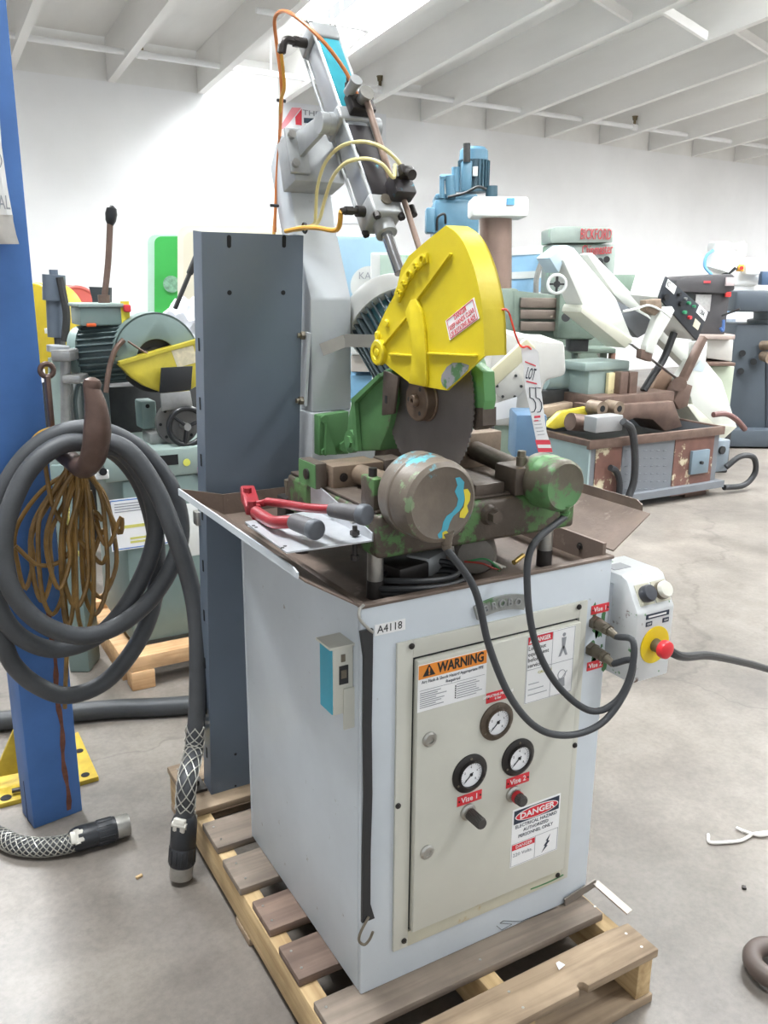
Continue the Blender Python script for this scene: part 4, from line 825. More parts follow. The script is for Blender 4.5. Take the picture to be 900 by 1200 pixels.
# ---- small loose things on and around the saw
# bolt cutters
red_paint = mat('red_tool_paint', (146, 36, 44), .42, var=.12, scale=20); grip = mat('grey_rubber_grip', (92, 90, 92), .6, var=.1, scale=20)
bc = thing('bolt_cutters', at(330, 600, 'z', 1.08), 'red bolt cutters with grey rubber grips lying on tray', 'bolt cutters')
def bz(px, py, z): return at(px, py, 'z', z)
mb = MB(); P = [bz(300, 600, 1.085), bz(318, 611, 1.09), bz(330, 612, 1.10), bz(348, 611, 1.105)]; mb.tube(P, .012, 12, 5); h = mb.build('handle', red_paint, bc)
mb = MB(); mb.cyl(bz(344, 611, 1.105), bz(369, 620.5, 1.105), .0155, .017, bev=.003); gp_ = mb.build('grip', grip, bc); 
mb = MB(); q = bz(369, 620.5, 1.105); dd = (q-bz(344, 611, 1.105)).normalized(); mb.cyl(q-dd*.01, q+dd*.008, .0185, bev=.004); mb.build('grip_end', mat('slate_grip_end', (88, 92, 98), .5, var=.08), gp_)
mb = MB(); P = [bz(313, 588, 1.09), bz(330, 590, 1.10), bz(360, 595, 1.12), bz(390, 597, 1.135)]; mb.tube(P, .0085, 12, 5); mb.build('handle', red_paint, bc)
mb = MB(); mb.cyl(bz(388, 597, 1.135), bz(426, 603, 1.14), .0135, .0155, bev=.003); gp_ = mb.build('grip', grip, bc)
mb = MB(); q = bz(426, 603, 1.14); dd = (q-bz(388, 597, 1.135)).normalized(); mb.cyl(q-dd*.008, q+dd*.01, .0185, bev=.004); mb.build('grip_end', MATS['slate_grip_end'], gp_)
mb = MB(); mb.bar(bz(290, 574, 1.075), bz(297, 598, 1.075), .032, .022, bev=.005); mb.bar(bz(286, 582, 1.075), bz(300, 603, 1.07), .016, .026, bev=.005); mb.bar(bz(297, 592, 1.08), bz(316, 588, 1.09), .014, .014, bev=.003); jw = mb.build('jaw_head', red_paint, bc)
for a, b in ((290, 578), (295, 594)):
    mb = MB(); c = bz(a, b, 1.085); mb.hexa(c, c+V(0, 0, .012), .009); mb.build('jaw_bolt', red_paint, jw)
# square-head clamp stud on the tray
ck = thing('clamp_stud', (at(345, 590, 'z', 1.0)), 'short dark clamp stud standing on tray beside the bolt cutters', 'clamp')
b_ = at(341, 600, 'z', 1.02); mb = MB(); mb.box(b_+V(0, 0, .01), (.05, .05, .06), .006); mb.build('stud_block', dark_metal, ck)
mb = MB(); mb.cyl(b_+V(0, 0, .035), b_+V(0, 0, .06), .012); mb.hexa(b_+V(0, 0, .06), b_+V(0, 0, .075), .014); mb.build('stud_nut', fit_brown, ck)
# rubber strap with hooks
rs = thing('rubber_strap', V(.004, -.012, .25), 'black rubber tarp strap with wire hooks hanging from cabinet corner', 'strap')
mb = MB(); P = [at(a, b, 'y', -.008) for a, b in ((429, 738), (431, 770), (430, 850), (431, 930), (429, 1000), (428.5, 1060), (431, 1078))]
ws = [.013, .009, .0085, .0085, .0085, .009, .014]
rings = []
for p, w_ in zip(P, ws): rings.append([p+V(-w_, -.003, 0), p+V(w_, -.003, 0), p+V(w_, .003, 0), p+V(-w_, .003, 0)])
mb.loft(rings); mb.build('strap_band', rubber, rs)
mb = MB(); mb.tube([at(a, b, 'y', c) for a, b, c in ((437, 741, -.01), (432, 737, -.012), (422, 726, -.012), (421, 715, -.008), (426, 709, -.001))], .0028, 8, 6); mb.build('wire_hook', zinc, rs)
mb = MB(); mb.tube([at(a, b, 'y', c) for a, b, c in ((432, 1074, -.012), (429, 1080, -.014), (422, 1094, -.012), (421, 1103, -.012), (427, 1107, -.014), (433, 1101, -.016), (437, 1092, -.018))], .0028, 8, 6); mb.build('wire_hook', fit_brown, rs)
# lot tag with red cable tie, hung from the right vise cylinder's hose side
tg = thing('lot_tag', at(630, 520, 'y', -.035), 'white lot tag numbered 55 on red tie', 'tag')
ty = -.0
def tp_(px, py, y_=None): return at(px, py, 'y', (.02 if y_ is None else y_)-.055)
tpoly = [(610.5, 407), (613, 404), (627, 409), (630.5, 413), (634, 458), (640, 505), (647.5, 530), (631, 530), (623, 490), (615, 455)]
mb = MB(); mb.prism([tp_(*q) for q in tpoly], (0, -.0008, 0)); tgs = mb.build('tag_card', sticker, tg, 0)
mb = MB(); mb.prism([tp_(*q, .0186) for q in ((627, 515.5), (644, 515.5), (647.5, 529.8), (630.7, 529.8))], (0, -.0004, 0)); mb.build('red_band', mat('tag_red', (224, 66, 84), .45, var=.03), tg, 0)
mb = MB(); mb.prism([tp_(*q, .018) for q in ((629.5, 521), (645, 521), (646, 525), (630.5, 525))], (0, -.0003, 0)); mb.build('white_box', white_print, tg, 0)
for q in (((615, 423), (627.5, 428), (627.8, 429.7), (615.4, 424.7)), ((616.8, 446), (629, 449), (629.2, 450.7), (617, 447.7))):
    mb = MB(); mb.prism([tp_(*k, .0186) for k in q], (0, -.0004, 0)); mb.build('red_rule', MATS['tag_red'], tg, 0)
a_, b_ = tp_(615.5, 437, .0185), tp_(628.5, 440.5, .0185); xd = (b_-a_).normalized()
mb = MB(); mb.text('LOT', .030, (a_+b_)/2, xd, (0, 0, 1), .0002, fit=.020); mb.build('lot_lettering', navy_print, tg, 0, kind='stuff')
mb = MB()
for o_ in (0, 7.0):
    mb.tube([tp_(a+o_, b, .0184) for a, b in ((626.5, 455), (620.8, 454), (621.2, 466), (625, 467.5), (627.6, 472), (628, 478), (626, 482.5), (622.8, 483))], .0009, 5, 0)
mb.build('handwritten_number', navy_print, tg, 0, kind='stuff')
mb = MB(); q_ = tp_(626, 490, .0186); mb.b2(q_, q_+V(.014, -.0003, .004)); mb.b2(q_-V(0, 0, .006), q_+V(.010, -.0003, -.004)); mb.build('red_lettering', MATS['tag_red'], tg, 0, kind='stuff')
mb = MB()
for k in range(5): a_ = tp_(625+k*1.2, 494+k*4, .0186); mb.b2(a_, a_+V(.017, -.0003, .001))
mb.build('fine_print', grey_print, tg, 0, kind='stuff')
mb = MB(); mb.tube([gpt(565.2, 363, GX1-.006), gpt(565.2, 363, GX1)-V(0, .004, 0)]+[tp_(a, b, c) for a, b, c in ((596.5, 367, .025), (600, 378, .022), (604, 392, .02), (609, 404, .02), (613, 407, .012), (618, 406, .012), (622, 409, .02), (621, 412, .024), (613, 408, .024), (609, 404, .02))], .0018, 6, 6); mb.build('red_cable_tie', mat('tie_red', (232, 64, 48), .4, var=0), tg)
# bent steel strap leaning at the front corner of the cabinet
tagm = mat('bent_steel_bar', (150, 142, 134), .4, .6, var=.1)
mb = MB(); p0, p1, p2 = V(W+.012, .02, ZB+.012), at(695, 1046, 'y', -.006), at(718, 1083, 'z', ZB+.004); p00 = V(.535, -.006, .155)
mb.bar(V(.53, -.006, .150), V(.625, -.004, .165), .004, .02, (0, 0, 1)); mb.bar(V(.625, -.004, .165), V(.640, -.10, .146), .02, .004, (0, 0, 1)); tag(mb.build('bent_steel_bar', tagm), 'bent flat steel bar resting on pallet at cabinet foot', 'steel bar')
# ================================================================== pallet under the saw
def wood(name, rgb, dark, k=1):
    m = bpy.data.materials.new(name); m.use_nodes = True; nt = m.node_tree; N = nt.nodes; L = nt.links; b = N['Principled BSDF']; b.inputs['Roughness'].default_value = .75
    tc = N.new('ShaderNodeTexCoord'); mp = N.new('ShaderNodeMapping'); mp.inputs['Scale'].default_value = (3, 45, 45) if k else (45, 3, 45); L.new(tc.outputs['Object'], mp.inputs[0])
    n = N.new('ShaderNodeTexNoise'); n.inputs['Scale'].default_value = 1.0; n.inputs['Detail'].default_value = 6; n.inputs['Distortion'].default_value = .6; L.new(mp.outputs[0], n.inputs['Vector'])
    n2 = N.new('ShaderNodeTexNoise'); n2.inputs['Scale'].default_value = 7; n2.inputs['Detail'].default_value = 5; L.new(tc.outputs['Object'], n2.inputs['Vector'])
    r = N.new('ShaderNodeValToRGB'); L.new(n.outputs['Fac'], r.inputs[0]); e = r.color_ramp.elements; e[0].position = .3; e[0].color = lin(dark)+(1,); e[1].position = .65; e[1].color = lin(rgb)+(1,)
    r2 = N.new('ShaderNodeValToRGB'); L.new(n2.outputs['Fac'], r2.inputs[0]); e = r2.color_ramp.elements; e[0].position = .3; e[0].color = (.45, .43, .42, 1); e[1].position = .6; e[1].color = (1, 1, 1, 1)
    x = N.new('ShaderNodeMix'); x.data_type = 'RGBA'; x.blend_type = 'MULTIPLY'; x.inputs[0].default_value = .6; L.new(r.outputs[0], x.inputs[6]); L.new(r2.outputs[0], x.inputs[7]); L.new(x.outputs[2], b.inputs['Base Color'])
    bp = N.new('ShaderNodeBump'); bp.inputs['Strength'].default_value = .25; bp.inputs['Distance'].default_value = .003; L.new(n.outputs['Fac'], bp.inputs['Height']); L.new(bp.outputs[0], b.inputs['Normal'])
    return m
w_pale = wood('pale_pine', (214, 186, 140), (180, 148, 104), 0); w_grey = wood('weathered_board', (146, 132, 118), (112, 100, 89)); w_tan = wood('tan_board', (176, 154, 128), (136, 116, 94)); w_red = wood('reddish_board', (134, 112, 98), (98, 80, 70)); w_new = wood('new_pine', (228, 188, 142), (206, 160, 112), 1)
pal = thing('wooden_pallet', (.26, .4, 0), 'weathered wooden pallet carrying the cold saw', 'pallet')
PX0, PX1 = -.093, .618
for i, (a, b, m_, xr) in enumerate(((.905, 1.016, w_tan, .62), (.762, .895, w_tan, .62), (.584, .702, w_grey, .6), (.412, .536, w_grey, .61), (.255, .361, w_red, .6), (.097, .203, w_red, .61), (-.067, .033, w_grey, .592))):
    mb = MB(); j = rnd.uniform(-.006, .004); mb.b2((PX0+j, a, .120), (xr, b, .14), .003); mb.build('deck_board', m_, pal)
# front board with the notch in its edge
a, b = -.207, -.117; nx = .405
mb = MB(); mb.prism([(PX0, a, .12), (nx-.012, a, .12), (nx-.009, a+.012, .12), (nx, a+.016, .12), (nx+.009, a+.012, .12), (nx+.012, a, .12), (PX1, a, .12), (PX1, b, .12), (PX1-.06, b+.006, .12), (PX0, b, .12)], (0, 0, .02), .002); mb.build('deck_board', w_tan, pal)
for x in (PX0+.002, .245, PX1-.048):
    mb = MB(); mb.b2((x, -.2, .022), (x+.042, 1.01, .12), .003); mb.build('stringer', w_pale, pal)
for (a, b) in ((-.205, -.10), (.38, .47), (.90, 1.01)):
    mb = MB(); mb.b2((PX0, a, 0), (PX1, b, .0215), .003); mb.build('bottom_board', w_tan, pal)
mb = MB(); nails = []
for (a, b) in ((.584, .702), (.412, .536), (.255, .361), (.097, .203), (-.067, .033), (-.207, -.117), (.905, 1.016)):
    for x in (PX0+.02, PX1-.028, .265):
        for f in (.25, .75): mb.cyl((x, a+(b-a)*f, .1402), (x, a+(b-a)*f, .141), .003, n=8)
mb.build('nail_heads', zinc, pal, kind='stuff')

# ================================================================== dark steel upright plate behind the saw
slate = mat('slate_grey_paint', (101, 112, 125), 0.36, var=.05, scale=3, bump=.03)
sb = V(-.03, .815, ZB); sd = V(0, -.13, 1.48).normalized(); sn_ = V(0, -1.48, -.13).normalized()
ust = thing('steel_upright', sb+V(.12, 0, 0), 'tall slate grey folded steel upright standing behind the saw', 'steel upright')
def sp3(u, h, w=0): return sb+V(u, 0, 0)+sd*h+sn_*w
Hh = 1.492
mb = MB(); mb.prism([sp3(0, 0), sp3(.247, 0), sp3(.247, Hh), sp3(0, Hh)], -sn_*.004); mb.prism([sp3(0, 0, -.0045), sp3(0, Hh, -.0045), sp3(0, Hh, -.06), sp3(0, 0, -.06)], (.004, 0, 0)); mb.prism([sp3(.243, 0, -.0045), sp3(.243, Hh, -.0045), sp3(.243, Hh, -.05), sp3(.243, 0, -.05)], (.004, 0, 0))
us = mb.build('folded_plate', slate, ust)
hole = mat('dark_hole', (16, 17, 19), .8, var=0)
def slot(px, py, w, h):
    p = onplane(px, py, sp3(0, 0, .0006), sn_); mb = MB()
    pts = [p+V(1, 0, 0)*(w/2*math.cos(a))+sd*((h/2-w/2)*(1 if math.sin(a) >= 0 else -1)+w/2*math.sin(a)) for a in [2*math.pi*k/20 for k in range(20)]]
    mb.prism(pts, -sn_*.001); mb.build('slot_hole', hole, us, 0)
slot(268.5, 283, .010, .028); slot(333, 283, .010, .028); slot(269, 343, .011, .011); slot(332, 343, .011, .011); slot(276, 884, .008, .008); slot(276, 921, .006, .006)
for k in range(9):
    p = sp3(-.001, .12+k*.14, -.03); mb = MB(); mb.box(p, (.001, .008, .03)); mb.build('flange_slot', hole, us, 0)
for p in (V(-.052, .86, ZB), ):
    mb = MB(); mb.b2(p+V(-.03, -.02, 0), p+V(.02, .05, .008)); mb.build('foot_tab', dark_metal, ust)
    mb = MB(); mb.hexa(p+V(-.008, .015, .008), p+V(-.008, .015, .022), .016); mb.cyl(p+V(-.008, .015, .022), p+V(-.008, .015, .055), .008); mb.build('anchor_bolt', dark_metal, ust)
for py_ in (843, 852):
    p = at(238, py_, 'x', -.034); mb = MB(); mb.hexa(p, p-V(.016, 0, 0), .009); mb.build('side_bolt', zinc, ust)
mb = MB(); p = at(231, 607, 'x', -.034); mb.box(p, (.012, .03, .035), .002); mb.build('side_clip', zinc, ust)

# ================================================================== blue post
blue = mat('blue_post_paint', (72, 117, 182), 0.5, var=.08, scale=7, chip=(34, 66, 118), camt=.25, cscale=30)
post = thing('blue_post', (-.39, 1.15, 0), 'blue painted square steel post with a rust streak', 'post')
p1 = V(-.462, 1.106, 0); p2 = V(-.323, 1.131, 0); dX = (p2-p1).normalized(); dY = V(-dX.y, dX.x, 0)
mb = MB(); mb.prism([p1, p2, p2+dY*.10, p1+dY*.10], (0, 0, 4.6), .004); mb.build('post_tube', blue, post)
mb = MB(); s0 = p1+dX*.102-dY*.0012; 
rings = []
for k in range(24):
    z = .02+k*.027; w_ = .006+.002*math.sin(k*1.7); c = s0+dX*.003*math.sin(k*.8)+V(0, 0, z); rings.append([c-dX*w_, c+dX*w_, c+dX*w_+dY*.001, c-dX*w_+dY*.001])
mb.loft(rings); mb.build('rust_streak', mat('rust_brown', (118, 74, 58), .8, var=.3, scale=30), post, 0, label='vertical rust streak')
mb = MB(); mb.b2(p1+V(-.010, .05, .0), p1+V(0, .06, .13)); mb.build('post_gap_shade', mat('dark_blue_gap', (30, 42, 66), .6, var=.1), post)  # dark strip painted for the shade in the channel's open gap
yb_ = mat('yellow_base_paint', (190, 162, 50), .55, var=.15, scale=16, chip=(150, 130, 60), camt=.3, cscale=20)
yb = thing('floor_anchor', (-.4, 1.34, 0), 'yellow steel floor anchor with triangular gusset behind blue post', 'floor anchor')
mb = MB(); mb.prism([at(0, 948, 'z', 0), at(30, 940, 'z', 0), at(116, 915, 'z', 0), at(92, 862, 'z', 0), at(0, 905, 'z', 0)], (0, 0, .016), .002); mb.build('foot_plate', yb_, yb)
mb = MB(); g0 = V(-.50, 1.35, .016); mb.prism([at(-8, 912, 'y', 1.36), at(26, 905, 'y', 1.36), at(30, 850, 'y', 1.36), at(22, 842, 'y', 1.36)], (0, .012, 0)); mb.build('gusset', yb_, yb)
for q, r_ in (((7, 935), .016), ((100, 908), .013), ((93, 880), .013)):
    c = at(*q, 'z', .0165); mb = MB(); mb.cyl(c, c+V(0, 0, .001), r_, n=20); mb.build('bolt_hole', hole, yb)
mb = MB(); a = at(14, 927, 'z', .03); mb.cyl(a, a+V(.06, -.005, 0), .007); mb.build('anchor_pin', dark_metal, yb)
# ================================================================== hook
hk_m = mat('brown_forged_hook', (98, 78, 70), .42, .45, var=.15, scale=18)
hk = thing('steel_hook', at(85, 535, 'y', 1.1), 'brown forged steel hook bolted to the blue post', 'hook')
hp = [(at(66, 525, 'y', 1.09), .024), (at(84, 540, 'y', 1.02), .024), (at(98, 549, 'y', .93), .025), (at(109, 535, 'y', .885), .031), (at(114, 505, 'y', .87), .033), (at(112, 475, 'y', .87), .026), (at(106, 452, 'y', .875), .018)]
P = spline([p for p, r in hp], 8); rad = [hp[min(int(i/8), 6)][1]*(1-(i % 8)/8)+hp[min(int(i/8)+1, 6)][1]*((i % 8)/8) for i in range(len(P))]
mb = MB(); mb.tube(P, .02, 16, 0, radii=rad); mb.build('hook_arm', hk_m, hk)
mb = MB(); c = at(107, 450, 'y', .875); mb.lathe(c-V(0, .0, .018), (.1, 0, 1), [(.008, 0), (.020, .008), (.022, .018), (.018, .028), (.006, .034)], 18); mb.build('hook_tip', hk_m, hk)
mb = MB(); mb.bar(at(55, 440, 'y', 1.10), at(61, 505, 'y', 1.10), .012, .036, (0, 1, 0), .003); mb.bar(at(62, 520, 'y', 1.095), at(98, 545, 'y', 1.06), .02, .04, (0, 1, 0), .004); mp_ = mb.build('hook_plate', hk_m, hk)
mb = MB(); c = at(55, 434, 'y', 1.10); mb.torus(c, (0, 1, 0), .016, .007); mb.build('hook_eye', hk_m, hk)
# ================================================================== heavy cable coil with plug
cab_m = mat('heavy_black_cable', (70, 72, 75), .55, var=.12, scale=10, bump=.15, bscale=60)
pc_ = thing('power_cable', at(100, 660, 'y', 1.0), 'coiled thick black power cable hanging on hook with plug', 'cable')
path = [(-30, 700, 1.03), (0, 745, 1.03), (15, 778, 1.03), (43, 803, 1.03), (80, 815, 1.03), (123, 799, 1.03), (157, 760, 1.03), (177, 717, 1.035), (184, 670, 1.04), (181, 620, 1.04), (166, 570, 1.04), (140, 534, 1.03), (108, 520, 1.0), (70, 522, .985), (33, 552, .975), (9, 605, .965), (4, 650, .96), (14, 692, .955), (45, 728, .955), (90, 745, .955), (133, 736, .955), (173, 706, .96), (200, 666, .965), (212, 627, .97), (206, 585, .98), (187, 550, .99), (155, 520, 1.0), (112, 503, 1.005), (70, 508, 1.02), (33, 532, 1.03), (4, 575, 1.03), (-9, 625, 1.025), (-7, 690, 1.02), (7, 728, 1.015), (33, 752, 1.01), (68, 761, 1.01), (110, 748, 1.005), (142, 718, 1.0), (168, 673, 1.0), (182, 627, .99), (178, 585, .975), (160, 548, .96), (138, 526, .945), (112, 522, .955), (122, 517, .945), (152, 530, .92), (182, 572, .895), (205, 627, .87), (222, 680, .86), (230, 723, .85), (232, 773, .835), (231, 830, .82), (227, 880, .80)]
E2_ = at(212, 1027, 'z', .012); top_ = at(217, 948, 'y', E2_.y+.012)
P = [at(a, b, 'y', c) for a, b, c in path]
cdir = (top_-E2_).normalized()
P += [top_+cdir*.08, top_, E2_+cdir*.13]
mb = MB(); mb.tube(P, .0235, 14, 6); mb.build('cable', cab_m, pc_)
plug_m = mat('black_plug_body', (40, 42, 46), .4, var=.08); clampm = mat('pale_cast_clamp', (206, 202, 192), .45, .2, var=.12, scale=30)
def plug(tip, d, root, L_):
    d = d.normalized()
    mb = MB(); mb.lathe(tip, d, [(.022, 0), (.030, 0), (.031, .004), (.031, .038)], 30); pb = mb.build('plug_collar', zinc, root)
    mb = MB(); mb.lathe(tip+d*.036, d, [(.032, 0), (.0345, .004), (.0345, .05), (.033, .053), (.0335, .056), (.0335, L_-.06), (.028, L_-.045), (.022, L_-.04)], 30); mb.build('plug_body', plug_m, root)
    for k in range(14):
        a = 2*math.pi*k/14; o = d.orthogonal().normalized(); q = d.cross(o); e = o*math.cos(a)+q*math.sin(a); mb = MB(); mb.bar(tip+d*.045+e*.034, tip+d*.085+e*.034, .004, .004, e, .001); mb.build('plug_rib', plug_m, pb)
    o = d.orthogonal().normalized(); c = tip+d*(L_-.022)
    if abs(o.z) > .7: o = d.cross(o)
    for s in (-1, 1):
        mb = MB(); mb.bar(c+o*s*.026-d*.018, c+o*s*.026+d*.018, .034, .014, o, .004); mb.cyl(c+o*s*.026+o.cross(d)*.02, c+o*s*.026-o.cross(d)*.02, .008); mb.build('cable_clamp', clampm, root)
def grip_mesh(P, r, root, n=6, twist=1.6):
    mb = MB(); Q = spline(P, 10); m = len(Q)
    t0 = (Q[1]-Q[0]).normalized(); o = t0.orthogonal().normalized(); frames = []
    for i in range(m):
        t = (Q[min(i+1, m-1)]-Q[max(i-1, 0)]).normalized(); o = (o-t*o.dot(t)).normalized(); frames.append((Q[i], o.copy(), t.cross(o)))
    for sgn in (-1, 1):
        for k in range(n):
            mb.tube([f[0]+(f[1]*math.cos(2*math.pi*(k/n)+sgn*twist*2*math.pi*i/m)+f[2]*math.sin(2*math.pi*(k/n)+sgn*twist*2*math.pi*i/m))*r for i, f in enumerate(frames)], .0016, 5, 0)
    mb.build('wire_mesh_grip', mat('silver_wire', (190, 188, 180), .35, .6, var=.05), root, kind='stuff')
plug(E2_, cdir, pc_, .178)
grip_mesh([top_+cdir*.0, top_+cdir*.08]+[at(a, b, 'y', c) for a, b, c in ((227, 880, .80), (229, 850, .812))], .0258, pc_, 6, 1.3)
# second end of a heavy cable on the floor
fc = thing('floor_cable', at(60, 985, 'z', 0), 'thick black cable end with plug lying on concrete floor', 'cable')
tip = at(151, 966, 'z', .034); pd = at(84, 985, 'z', .036); dd = (pd-tip).normalized(); endp = tip+dd*.125
mb = MB(); Pp = [endp, endp+dd*.04+V(0, 0, -.006), at(50, 993, 'z', .026), at(20, 990, 'z', .026), at(0, 980, 'z', .026), at(-40, 955, 'z', .026), at(-110, 930, 'z', .026)]; mb.tube(Pp, .0235, 14, 8); mb.build('cable', cab_m, fc)
plug(tip, dd, fc, .165); grip_mesh([endp+V(0, 0, 0), endp+dd*.04+V(0, 0, -.006), at(50, 993, 'z', .026), at(20, 990, 'z', .026), at(0, 980, 'z', .026)], .0256, fc, 8, 2.2)
# ================================================================== brown extension cord hanging behind the coil
ec = thing('extension_cord', at(70, 640, 'y', 1.06), 'bundled amber-brown extension cord hanging in loops from the hook', 'cord')
cordm = mat('amber_brown_cord', (140, 108, 58), .4, var=.3, scale=14)
rr = random.Random(3); pts = []
top = [(95, 548), (100, 545), (88, 545), (104, 548)]
for k in range(11):
    cxp = (30, 50, 62, 80, 100, 118, 126, 112, 90, 70, 105)[k]; bot = (690, 705, 720, 735, 742, 700, 640, 720, 712, 690, 655)[k]; w_ = rr.uniform(8, 22); yy = 1.075-.012*(k % 5)
    a0, b0 = top[k % 4]
    pts += [(a0-4, b0, yy), (a0*.4+(cxp-w_)*.6, 575, yy), (cxp-w_, 620+rr.uniform(-8, 8), yy), (cxp-w_*.8, bot-28, yy), (cxp, bot, yy-.01), (cxp+w_*.8, bot-34, yy-.006), (cxp+w_*.7, 625, yy-.006), (a0*.5+(cxp+w_)*.5, 575, yy-.003)]
mb = MB(); mb.tube([at(a, b, 'y', min(c, 1.085)) for a, b, c in pts], .0062, 7, 5); mb.build('cord_loops', cordm, ec)
mb = MB(); mb.tube([at(a, b, 'y', 1.05) for a, b in ((18, 640), (45, 662), (75, 655), (95, 620), (110, 600), (120, 610))], .0062, 7, 8); mb.tube([at(a, b, 'y', 1.045) for a, b in ((52, 540), (65, 600), (100, 640), (118, 660), (126, 650))], .0062, 7, 8)
mb.tube([at(a, b, 'y', 1.05) for a, b in ((78, 545), (75, 620), (76, 700), (80, 740), (78, 770), (76, 830))], .0062, 7, 8); mb.build('cord_strand', cordm, ec)
mb = MB(); mb.tube([at(a, b, 'y', 1.078) for a, b in ((75, 500), (50, 506), (35, 520), (22, 540))], .0062, 7, 8); mb.tube([at(a, b, 'y', 1.07) for a, b in ((73, 504), (48, 512), (32, 530), (24, 545))], .0062, 7, 8); mb.build('cord_strand', mat('golden_cord', (186, 144, 44), .4, var=.15), ec)
mb = MB(); mb.tube([at(a, b, 'y', 1.2) for a, b in ((88, 570), (80, 590), (80, 615), (84, 640), (96, 652))], .006, 7, 8); mb.build('yellow_strand', mat('pale_yellow_cord', (226, 214, 120), .4, var=.05), ec)
# ================================================================== white printed bag at the post
bg_ = thing('printed_bag', at(8, 285, 'y', 1.07), 'white plastic bag with clear bottom hung on blue post', 'bag')
bagm = mat('white_bag_film', (222, 222, 220), .3, var=.05, scale=25, bump=.4, bscale=30)
def bgp(px, py, o=0): return at(px, py, 'y', 1.085+o)
mb = MB(); ring = []
for (x0, x1, y_, th) in ((-60, -2, 110, .012), (-62, 2, 170, .02), (-60, 9, 220, .022), (-58, 15, 252, .022)):
    a, b = bgp(x0, y_), bgp(x1, y_); n = 10; ring.append([a.lerp(b, k/n)+V(0, -th*math.sin(math.pi*k/n)-.004*math.sin(k*2.3), 0) for k in range(n+1)]+[b+V(0, .006, 0), a+V(0, .006, 0)])
mb.loft(ring); mb.build('bag_body', bagm, bg_)
mb = MB(); ring = []
for (x0, x1, y_, th) in ((-58, 15, 252, .022), (-58, 15.5, 259, .018), (-58, 19, 275, .022), (-56, 22.5, 286, .008)):
    a, b = bgp(x0, y_), bgp(x1, y_); n = 10; ring.append([a.lerp(b, k/n)+V(0, -th*math.sin(math.pi*k/n)-.004*math.sin(k*1.9), 0) for k in range(n+1)]+[b+V(0, .006, 0), a+V(0, .006, 0)])
mb.loft(ring); mb.build('bag_bottom', mat('dusty_clear_film', (206, 202, 196), .35, var=.1, scale=15, bump=.3, bscale=40), bg_)
mb = MB(); p = bgp(5, 238, -.018); mb.text('AL', .045, p, dX, (0, 0, 1), .0006, fit=.026); mb.build('bag_lettering', grey_print, bg_, 0, kind='stuff')
mb = MB(); mb.tube([bgp(a, b, -.016) for a, b in ((-2, 178), (1, 184), (2, 190), (0, 196), (-3, 198))], .0012, 5, 5); mb.build('bag_logo', grey_print, bg_, 0, kind='stuff')
# ================================================================== loose things on the floor
mb = MB(); mb.tube([at(-60, 850, 'z', .034), at(0, 845, 'z', .034), at(60, 838, 'z', .034), at(130, 831, 'z', .034), at(222, 826, 'z', .034), V(.42, 1.52, .034), V(.9, 1.5, .034)], .034, 14, 6); tag(mb.build('floor_hose', mat('dull_black_hose', (58, 60, 62), .5, var=.1), None), 'long thick black hose lying straight across the floor', 'hose')
mb = MB(); mb.tube([V(.740, .04, .80), at(790, 766, 'x', .80), at(830, 768, 'x', 1.0), at(870, 776, 'x', 1.25), at(905, 786, 'x', 1.5), at(960, 806, 'x', 1.9), V(2.6, .2, .02), V(3.6, -.3, .0115), V(5.0, -1.2, .0115)], .0105, 10, 8); tag(mb.build('control_cable', rubber), 'black cable running from control box out over the floor', 'cable')
wr = thing('twisted_wire', at(860, 985, 'z', 0), 'white forked piece of wire lying on the floor', 'wire')
wm = mat('white_wire_coat', (226, 222, 216), .4, var=.05)
mb = MB(); mb.tube([at(a, b, 'z', .006) for a, b in ((830, 978), (832, 987), (850, 987), (868, 985), (878, 980), (884, 977), (910, 974))], .0045, 8, 6); mb.build('wire_strand', wm, wr)
mb = MB(); mb.tube([at(a, b, 'z', .007) for a, b in ((863, 970), (872, 974), (881, 977), (892, 979), (910, 976))], .0045, 8, 6); mb.build('wire_strand', wm, wr)
mb = MB(); mb.torus(at(912, 1130, 'z', .03), (0, 0, 1), .055, .022, 32, 12); tag(mb.build('hose_ring', mat('brown_hose_rubber', (92, 80, 74), .5, var=.1)), 'brown rubber hose loop lying on the floor', 'hose')
mb = MB(); mb.box(at(163, 1027, 'z', .003), (.018, .008, .006), .001, .3); tag(mb.build('wood_chip', w_pale), 'tiny wood chip on bare concrete floor', 'wood chip')
mb = MB(); mb.box(at(872, 1040, 'z', .003), (.012, .01, .006), .001, .8); tag(mb.build('debris_crumb', dark_metal), 'small dark crumb on floor near the white wire', 'debris')
mb = MB(); q = at(655, 1137, 'z', ZB+.003); mb.prism([q, q+V(.02, .004, 0), q+V(.012, .014, .004), q+V(.002, .012, .006)], (0, 0, .002)); tag(mb.build('tape_scrap', sticker), 'small torn white scrap lying on the pallet board', 'scrap')
